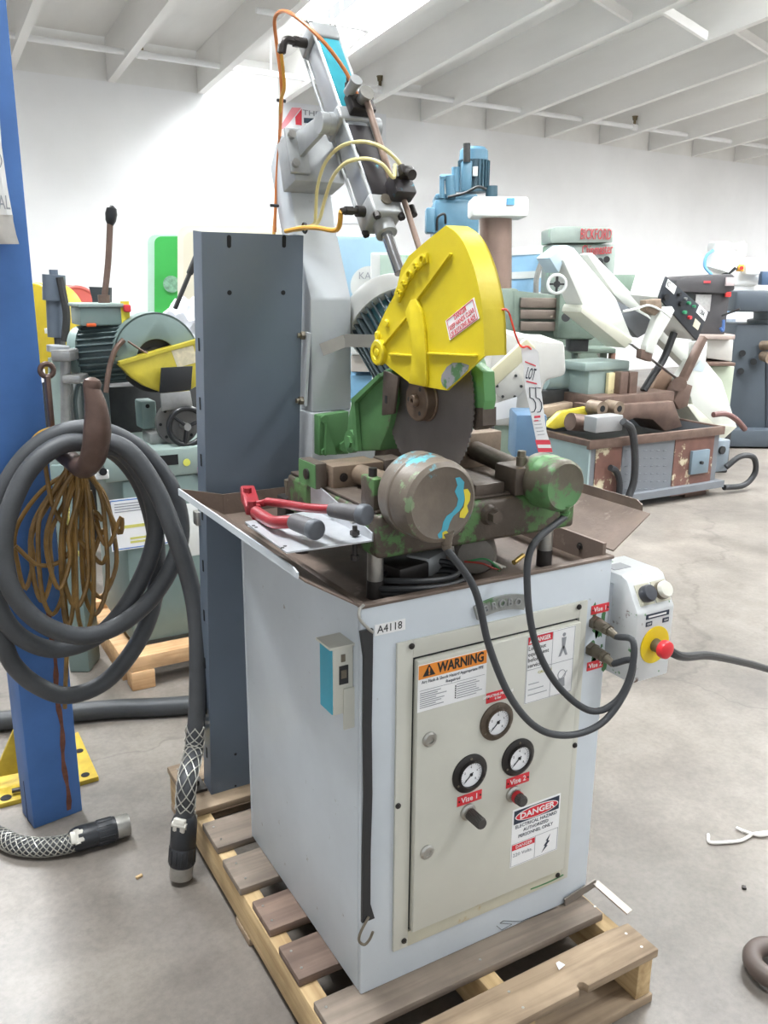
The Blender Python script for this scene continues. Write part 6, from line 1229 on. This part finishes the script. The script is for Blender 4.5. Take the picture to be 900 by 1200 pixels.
# bed, vise and pulleys above the tank
part(lambda mb: mb.b2((x0+.02, YT+.05, zt-.12), (x1-.03, YT+.86, zt-.10)), 'chip_floor', iron, hb)
part(ybox, 'vise_bed', brown_st, hb, 700, 462, 790, 480, 3.25, .4, .01); part(ybox, 'vise_body', gg_l, hb, 690, 428, 737, 463, 3.4, .25, .012); part(ybox, 'vise_top', gg_l, hb, 686, 424, 738, 434, 3.38, .3, .01)
part(ybox, 'cream_plate', mat('flaking_cream', (206, 194, 150), .5, var=.15, chip=(120, 100, 84), camt=.38, cscale=12), hb, 713, 437, 726, 465, 3.36, .03, .003)
for x_ in (727, 738): part(ybox, 'vise_jaw', brown_st, hb, x_, 436, x_+9, 467, 3.3, .08, .006)
part(yprism, 'bed_casting', brown_st, hb, [(700, 476), (790, 470), (800, 500), (780, 506), (765, 492), (745, 490), (720, 500), (700, 500)], 3.2, .25, .01)
for q in ((706, 479), (726, 479)):
    c = at(*q, 'y', 3.1); mb = MB(); mb.cyl(c, c+V(0, .12, 0), .05, n=24); ro = mb.build('guide_roller', jaw_steel, hb); part(lambda mb: mb.cyl(c-V(0, .003, 0), c, .022), 'roller_bore', hole, ro)
part(lambda mb: mb.cyl(at(634, 443, 'y', 3.7), at(660, 444, 'y', 3.7), .10, n=32), 'hydraulic_motor', tank_t, hb); part(lambda mb: mb.cyl(at(656, 444, 'y', 3.7), at(686, 444, 'y', 3.7), .095, n=20), 'motor_fins', mat('pale_grey_fins', (132, 144, 150), .45, var=.1), hb)
part(ybox, 'motor_mount', iron, hb, 632, 456, 692, 474, 3.6, .3, .01)
mb = MB(); ybox(mb, 699, 488, 730, 506, 2.90, .12, .006); mb.build('junction_box', mat('grey_junction', (150, 150, 150), .4, .2, var=.06), hb)
part(yprism, 'yellow_chute', yel_b, hb, [(640, 500), (658, 483), (694, 476), (695, 490), (672, 498), (650, 503)], 3.3, .05, .004); part(yprism, 'roll_bar', mat('tan_roll', (170, 150, 130), .5, var=.1), hb, [(636, 478), (690, 468), (694, 476), (640, 490)], 3.5, .1, .01)
part(lambda mb: mb.cyl(at(668, 494, 'y', 3.15), at(684, 496, 'y', 3.15), .06, n=20), 'chip_brush', brown_st, hb)
part(lambda mb: mb.tube([at(q[0], q[1], 'y', 2.86) for q in ((730, 494), (740, 503), (744, 530), (743, 562), (736, 584), (730, 600))], .026, 10, 6), 'drain_hose', rubber, hb); part(lambda mb: mb.tube([at(q[0], q[1], 'y', 2.9) for q in ((715, 548), (722, 552), (726, 565), (725, 585), (722, 600))], .022, 10, 6), 'drain_hose', rubber, hb)
part(lambda mb: mb.tube([at(q[0], q[1], 'y', 3.2) for q in ((836, 486), (850, 485), (862, 491), (873, 503))], .022, 10, 6), 'brown_hose', mat('maroon_hose', (110, 76, 72), .45, var=.1), hb)
# saw bow: two wheel covers joined by a beam, tilted up
wc = mat('off_white_wheel_cover', (208, 210, 203), .42, var=.04, scale=4); wcs = mat('cover_side_cream', (198, 198, 182), .45, var=.05)
YB = 3.35
mb = MB(); yprism(mb, [(660, 305), (673, 291), (722, 350), (741, 397), (733, 402), (684, 360)], YB, .17, .006); cvr = mb.build('upper_wheel_cover', wc, hb)
part(yprism, 'cover_lip', wcs, cvr, [(682, 361), (684, 357), (741, 397), (741, 401), (733, 408), (681, 366)], YB-.02, .20, .003)
part(yprism, 'cover_end', mat('pale_blue_cover_end', (176, 196, 206), .4, var=.05), cvr, [(644, 302), (664, 287), (674, 291), (660, 306), (655, 320)], YB+.02, .14, .004)
c = at(652.5, 333, 'y', YB-.06); wa = V(-.6, -.8, 0).normalized(); mb = MB(); mb.torus(c, wa, .058, .011, 32, 10); hwl = mb.build('tension_wheel', off_white, hb); part(lambda mb: (mb.cyl(c-wa*.02, c+wa*.02, .022), mb.bar(c-V(0, 0, .055), c+V(0, 0, .055), .012, .012), mb.bar(c-V(.04, -.03, 0), c+V(.04, -.03, 0), .012, .012)), 'wheel_spokes', iron, hwl); part(lambda mb: mb.cyl(c, c-wa*.14, .015), 'wheel_shaft', steel, hwl)
mb = MB(); yprism(mb, [(688, 298), (694, 296), (768, 372), (822, 425), (812, 436), (760, 385), (720, 345)], YB+.17, .09, .005); mb.build('bow_beam', wc, hb)
part(yprism, 'bow_grey_plate', tank_g, hb, [(722, 352), (760, 372), (770, 383), (748, 396), (733, 380)], YB+.1, .06, .004)  # grey plate between the upper cover and the beam
mb = MB(); yprism(mb, [(804, 447), (821, 422), (828, 424), (846, 446), (864, 501), (838, 497), (812, 474)], YB-.05, .16, .006); lcv = mb.build('lower_wheel_cover', wc, hb)
part(yprism, 'cover_lip', wcs, lcv, [(806, 476), (812, 474), (838, 497), (864, 500), (840, 522), (833, 512)], YB-.07, .19, .003); part(yprism, 'cover_end', mat('pale_blue_end', (188, 200, 206), .4, var=.04), lcv, [(812, 434), (821, 422), (829, 425), (824, 436)], YB-.054, .003)
# control panel box, tilted with the bow
mb = MB(); yprism(mb, [(773, 349), (781, 324), (830, 367), (817, 399)], YB-.10, .02, .002); cpn = mb.build('control_panel', mat('black_control_panel', (42, 46, 52), .4, var=.06), hb)
mb = MB(); mb.prism([at(773, 349, 'y', YB-.079), at(781, 324, 'y', YB-.079), at(830, 367, 'y', YB-.079), at(817, 399, 'y', YB-.079)], (-.14, .16, .02), .004); mb.build('control_box', off_white, hb)
bdir = (at(830, 367, 'y', YB)-at(781, 324, 'y', YB)).normalized(); bup = (at(781, 324, 'y', YB)-at(773, 349, 'y', YB)).normalized(); pn_ = V(0, -1, 0)
mb = MB(); yprism(mb, [(816, 366), (820, 357), (829.5, 366), (826, 376.5)], YB-.104, .003); nl = mb.build('number_label', sticker, cpn); part(lambda mb: mb.text('120A', .05, at(822.5, 366.5, 'y', YB-.106), bdir, bup, .001, fit=.062), 'number_lettering', black_print, nl)
mb = MB(); yprism(mb, [(780, 336), (783, 327), (793, 335.5), (790, 345)], YB-.104, .003); nl = mb.build('maker_label', off_white, cpn); part(lambda mb: mb.text('C', .045, at(783.5, 333, 'y', YB-.106), bdir, bup, .001), 'maker_lettering', black_print, nl)
mb = MB(); yprism(mb, [(812, 382), (815, 373), (821, 379), (818, 387)], YB-.104, .003); mb.build('rating_label', mat('cream_label', (206, 200, 176), .5, var=.05), cpn)
for q, m_, r_ in (((779, 348), black_pl, .024), ((806, 355), mat('green_button', (60, 140, 100), .4, var=.05), .012), ((801, 366), MATS['green_button'], .014), ((812, 359), MATS['green_button'], .010), ((807, 372), mat('red_button', (196, 60, 66), .4, var=.05), .014), ((795, 345), black_pl, .014), ((802, 350), steel, .010), ((797, 356), black_pl, .02)):
    c = at(*q, 'y', YB-.102); mb = MB(); mb.cyl(c, c-V(0, .022, 0), r_, n=18); mb.build('panel_button', m_, cpn)
# guide arm, blade, strap
mb = MB(); yprism(mb, [(758, 405), (770, 372), (776, 360), (788, 359), (791, 364), (784, 378), (772, 398), (766, 415), (757, 412)], YB-.12, .06, .006); mb.build('guide_arm', wc, hb); part(yprism, 'guide_block', brown_st, hb, [(752, 409), (766, 412), (763, 424), (751, 420)], YB-.11, .05, .004); part(yprism, 'arm_clamp', jaw_steel, hb, [(757, 352), (775, 350), (776, 362), (768, 370), (757, 364)], YB-.13, .06, .006)
part(lambda mb: mb.bar(at(739, 403, 'y', YB-.06), at(803, 451, 'y', YB-.06), .004, .04, (0, 1, 0)), 'band_blade', steel, hb); part(lambda mb: mb.bar(at(824, 395, 'y', YB-.08), at(800, 445, 'y', YB-.08), .05, .06, (0, 1, 0), .006), 'rear_guide', brown_st, hb); part(lambda mb: mb.bar(at(818, 400, 'y', YB+.02), at(815, 440, 'y', YB+.02), .10, .10, (0, 1, 0), .01), 'bow_bracket', off_white, hb)
part(lambda mb: mb.cyl(at(796, 450, 'y', YB-.1), at(796, 450, 'y', YB+.05), .055), 'guide_pivot', brown_st, hb); part(yprism, 'swing_bracket', brown_st, hb, [(790, 470), (800, 448), (812, 452), (806, 476), (796, 480)], YB-.08, .12, .006)
part(lambda mb: (mb.tube([at(q[0], q[1], 'y', YB) for q in ((790, 390), (778, 420), (765, 440), (754, 458))], .028, 10, 6)), 'hydraulic_hose', black_pl, hb); part(yprism, 'bed_triangle', mat('tan_bed_casting', (150, 124, 104), .5, .2, var=.12), hb, [(762, 462), (776, 432), (790, 440), (800, 462), (798, 470), (764, 470)], YB+.1, .1, .006)
part(lambda mb: mb.tube([at(q[0], q[1], 'y', YB-.14) for q in ((730, 365), (745, 362), (760, 358), (775, 364), (786, 372))], .008, 8, 6), 'coolant_line', off_white, hb)

# ---- just behind the saw: gearbox with round cover, crates
gbx2 = thing('pale_gearbox', dp(600, 540, 3.6), 'pale grey gearbox with round bolted cover behind the lot tag', 'gearbox')
gb_m = mat('pale_gearbox_paint', (208, 206, 200), .45, var=.06, scale=6)
part(pprism, 'gearbox_shell', gb_m, gbx2, [(572, 482), (574, 400), (590, 388), (618, 395), (640, 400), (662, 400), (664, 440), (640, 446), (622, 500), (574, 500)], 3.6, .5, .02)
c = dp(596, 452, 3.595); mb = MB(); mb.lathe(c, -FH, [(.062, 0), (.062, .012), (.055, .016), (.001, .016)], 32); cvv = mb.build('round_cover', mat('grey_cover_plate', (176, 174, 168), .5, var=.08), gbx2)
for k in range(6): a = k*math.pi/3; q = c-FH*.016+RH*.05*math.cos(a)+V(0, 0, .05*math.sin(a)); part(lambda mb: mb.cyl(q, q-FH*.006, .006), 'cover_bolt', iron, cvv)
part(lambda mb: mb.bar(dp(572, 448, 3.45), dp(622, 402, 3.45), .05, .06, bev=.01), 'cream_rail', mat('cream_rail_paint', (206, 200, 168), .45, var=.06), gbx2); part(pprism, 'paper_sheet', sticker, gbx2, [(571, 476), (606, 465), (604, 488), (572, 494)], 3.55, .004)
part(pfloor, 'gearbox_base', mat('sage_base', (146, 162, 144), .5, var=.08), gbx2, 570, 492, 635, 3.62, .42, .02)
bcr = thing('blue_crate', dp(612, 560, 3.4), 'blue plastic crate of oddments beside the pale gearbox', 'crate')
part(pbox, 'crate_shell', mat('blue_crate_plastic', (92, 122, 150), .45, var=.08), bcr, 604, 486, 640, 540, 3.3, .2, .01); part(pfloor, 'crate_stand', iron, bcr, 606, 541, 638, 3.32, .17); part(pbox, 'crate_load', brown_st, bcr, 606, 498, 622, 515, 3.33, .05, .01)

# ---- right: dark bench drill press, white mill, slate machine
dpz = thing('dark_drill_press', dp(825, 520, 7.1), 'dark grey drill press with red start button', 'drill press')
dk = mat('charcoal_press_paint', (76, 74, 76), .45, var=.08); 
part(pprism, 'belt_cover', dk, dpz, [(792, 328), (806, 324), (858, 321), (862, 325), (861, 340), (850, 344), (792, 342)], 7.0, .5, .012); part(pprism, 'press_head', dk, dpz, [(812, 343), (856, 342), (853, 365), (849, 394), (818, 392)], 7.05, .35, .012)
part(pbox, 'white_badge', mat('badge_white_red', (206, 190, 190), .5, var=.1), dpz, 851, 325, 861, 335, 6.97, .02, .002); part(pbox, 'rating_plate', mat('grey_plate_print', (170, 168, 166), .4, var=.1, scale=60), dpz, 815, 345, 833, 365, 7.03, .015, .002)
part(pbox, 'switch_plate', mat('red_switch', (206, 60, 58), .4, var=.05), dpz, 851, 342, 857, 348, 7.0, .04, .004); part(pbox, 'red_mark', red_l, dpz, 825, 329, 833, 332, 6.99, .012, .001)
part(lambda mb: mb.cyl(dp(842, 394, 7.15), dp(842, 412, 7.15), .035), 'quill', iron, dpz); part(lambda mb: mb.cyl(dp(846, 370, 7.0), dp(867, 362, 6.9), .008), 'feed_lever', iron, dpz); part(lambda mb: mb.tube([dp(848, 375, 7.0), dp(847, 388, 6.98), dp(844, 384, 6.98)], .012, 8, 4), 'depth_stop', mat('blue_stop', (60, 90, 140), .4, var=.05), dpz)
part(lambda mb: mb.cyl(dp(832, 500, 7.5), dp(832, 344, 7.5), .06), 'press_column', off_white, dpz); part(pbox, 'press_table', mat('pinkish_table', (176, 160, 152), .45, .2, var=.08), dpz, 820, 392, 862, 398, 7.0, .5, .01); part(pprism, 'table_bracket', gb_m, dpz, [(826, 398), (860, 398), (858, 424), (830, 420), (822, 408)], 7.1, .3, .01); part(pbox, 'lower_table', brown_st, dpz, 828, 425, 862, 429, 7.0, .4, .005); part(pbox, 'press_stand', mat('sage_stand', (178, 186, 166), .5, var=.06), dpz, 830, 429, 856, 520, 7.1, .35, .01); part(pfloor, 'press_foot', iron, dpz, 828, 505, 858, 7.05, .4)
wmi = thing('white_mill_head', dp(855, 480, 9.7), 'white milling head with yellow and red switches far back', 'milling machine')
wmm = mat('white_mill_paint', (236, 238, 238), .4, var=.03)
part(lambda mb: mb.cyl(dp(842, 318, 9.7), dp(852, 294, 9.7), .17, n=32), 'motor_drum', wmm, wmi); part(pbox, 'motor_top', wmm, wmi, 838, 283, 858, 295, 9.7, .25, .03); part(lambda mb: (mb.cyl(dp(868, 300, 9.7), dp(870, 286, 9.7), .05), mb.bar(dp(858, 288, 9.7), dp(872, 284, 9.7), .03, .03)), 'head_linkage', gb_m, wmi)
part(pbox, 'head_casting', wmm, wmi, 852, 302, 893, 335, 9.75, .5, .05); part(pbox, 'control_pod', wmm, wmi, 874, 309, 892, 322, 9.65, .15, .02); part(lambda mb: mb.tube([dp(836, 293, 9.6), dp(828, 300, 9.6), dp(826, 312, 9.6), dp(834, 322, 9.6)], .016, 8, 6), 'blue_cable', mat('light_blue_cable', (120, 180, 226), .4, var=.05), wmi)
part(pbox, 'yellow_switch', mat('yellow_switch_plastic', (232, 178, 70), .4, var=.05), wmi, 865, 310, 872, 318, 9.62, .06, .005); part(lambda mb: mb.cyl(dp(869, 314, 9.61), dp(869, 314, 9.56), .02), 'red_switch', MATS['red_switch'], wmi); part(pbox, 'black_bracket', black_pl, wmi, 858, 308, 865, 317, 9.6, .1, .01); part(lambda mb: mb.tube([dp(862, 314, 9.55), dp(854, 320, 9.55), dp(846, 322, 9.55)], .016, 8, 6), 'black_cable', black_pl, wmi)
part(pfloor, 'mill_column', wmm, wmi, 858, 334, 886, 9.8, .5, .03); part(pbox, 'blue_grip', mat('navy_grip', (70, 92, 120), .4, var=.05), wmi, 893, 318, 906, 334, 9.6, .1, .01)
pst = thing('wall_poster', dp(858, 370, 9.5), 'small blue and white notice card behind the drill press', 'card')
part(pbox, 'card_sheet', sticker, pst, 848, 350, 864, 386, 9.5, .02, 0); part(pbox, 'card_print', mat('blue_card_print', (150, 186, 220), .5, var=.2, scale=30), pst, 850, 356, 862, 366, 9.49, .012, 0); part(pbox, 'card_print', mat('grey_card_print', (140, 150, 164), .5, var=.2, scale=30), pst, 850, 374, 862, 384, 9.49, .012, 0); part(pfloor, 'card_stand', gb_m, pst, 852, 386, 860, 9.51, .05, .004)
slm = mat('slate_machine_paint', (72, 80, 88), .42, var=.06, scale=4)
slt = thing('slate_machine', dp(890, 520, 8.35), 'large slate grey machine pedestal with round turntable top', 'machine')
part(pbox, 'machine_ram', slm, slt, 862, 341, 960, 366, 8.15, .5, .03); part(lambda mb: mb.cyl(dp(905, 381, 8.55), dp(905, 372, 8.55), .23, n=40), 'turntable', mat('light_slate_ring', (128, 134, 140), .4, .2, var=.06), slt); part(lambda mb: mb.cyl(dp(905, 373, 8.55), dp(905, 364, 8.55), .17, n=40), 'turntable', MATS['light_slate_ring'], slt)
part(pprism, 'machine_pedestal', slm, slt, [(863, 380), (960, 380), (960, 515), (846, 512)], 8.3, .6, .02); part(pbox, 'machine_foot', slm, slt, 842, 504, 960, 524, 8.15, .9, .01)
for q in ((870, 414), (883, 424), (868, 435)): part(lambda mb: mb.cyl(dp(*q, 8.3), dp(*q, 8.25), .03), 'pedestal_knob', black_pl, slt)
part(lambda mb: (mb.cyl(dp(893, 405, 8.25), dp(905, 405, 8.15), .045), mb.cyl(dp(895, 417, 8.25), dp(903, 420, 8.1), .05)), 'pipe_fitting', jaw_steel, slt); part(pprism, 'pedestal_panel', mat('dark_slate_panel', (48, 54, 62), .45, var=.06), slt, [(898, 415), (960, 415), (960, 512), (898, 508)], 8.29, .012)
# green trestle behind the bandsaw and a white screen
tr = thing('green_trestle', dp(705, 470, 8.2), 'low green trestle with brown leg seen under the drill head', 'trestle')
part(pbox, 'trestle_top', rd_g, tr, 668, 408, 722, 414, 8.1, .4, .01)
for x_, m_ in ((672, rd_g), (706, rd_g), (716, mat('brown_leg', (146, 108, 92), .5, var=.1))): part(pfloor, 'trestle_leg', m_, tr, x_, 413, x_+6, 8.15, .1, .008)
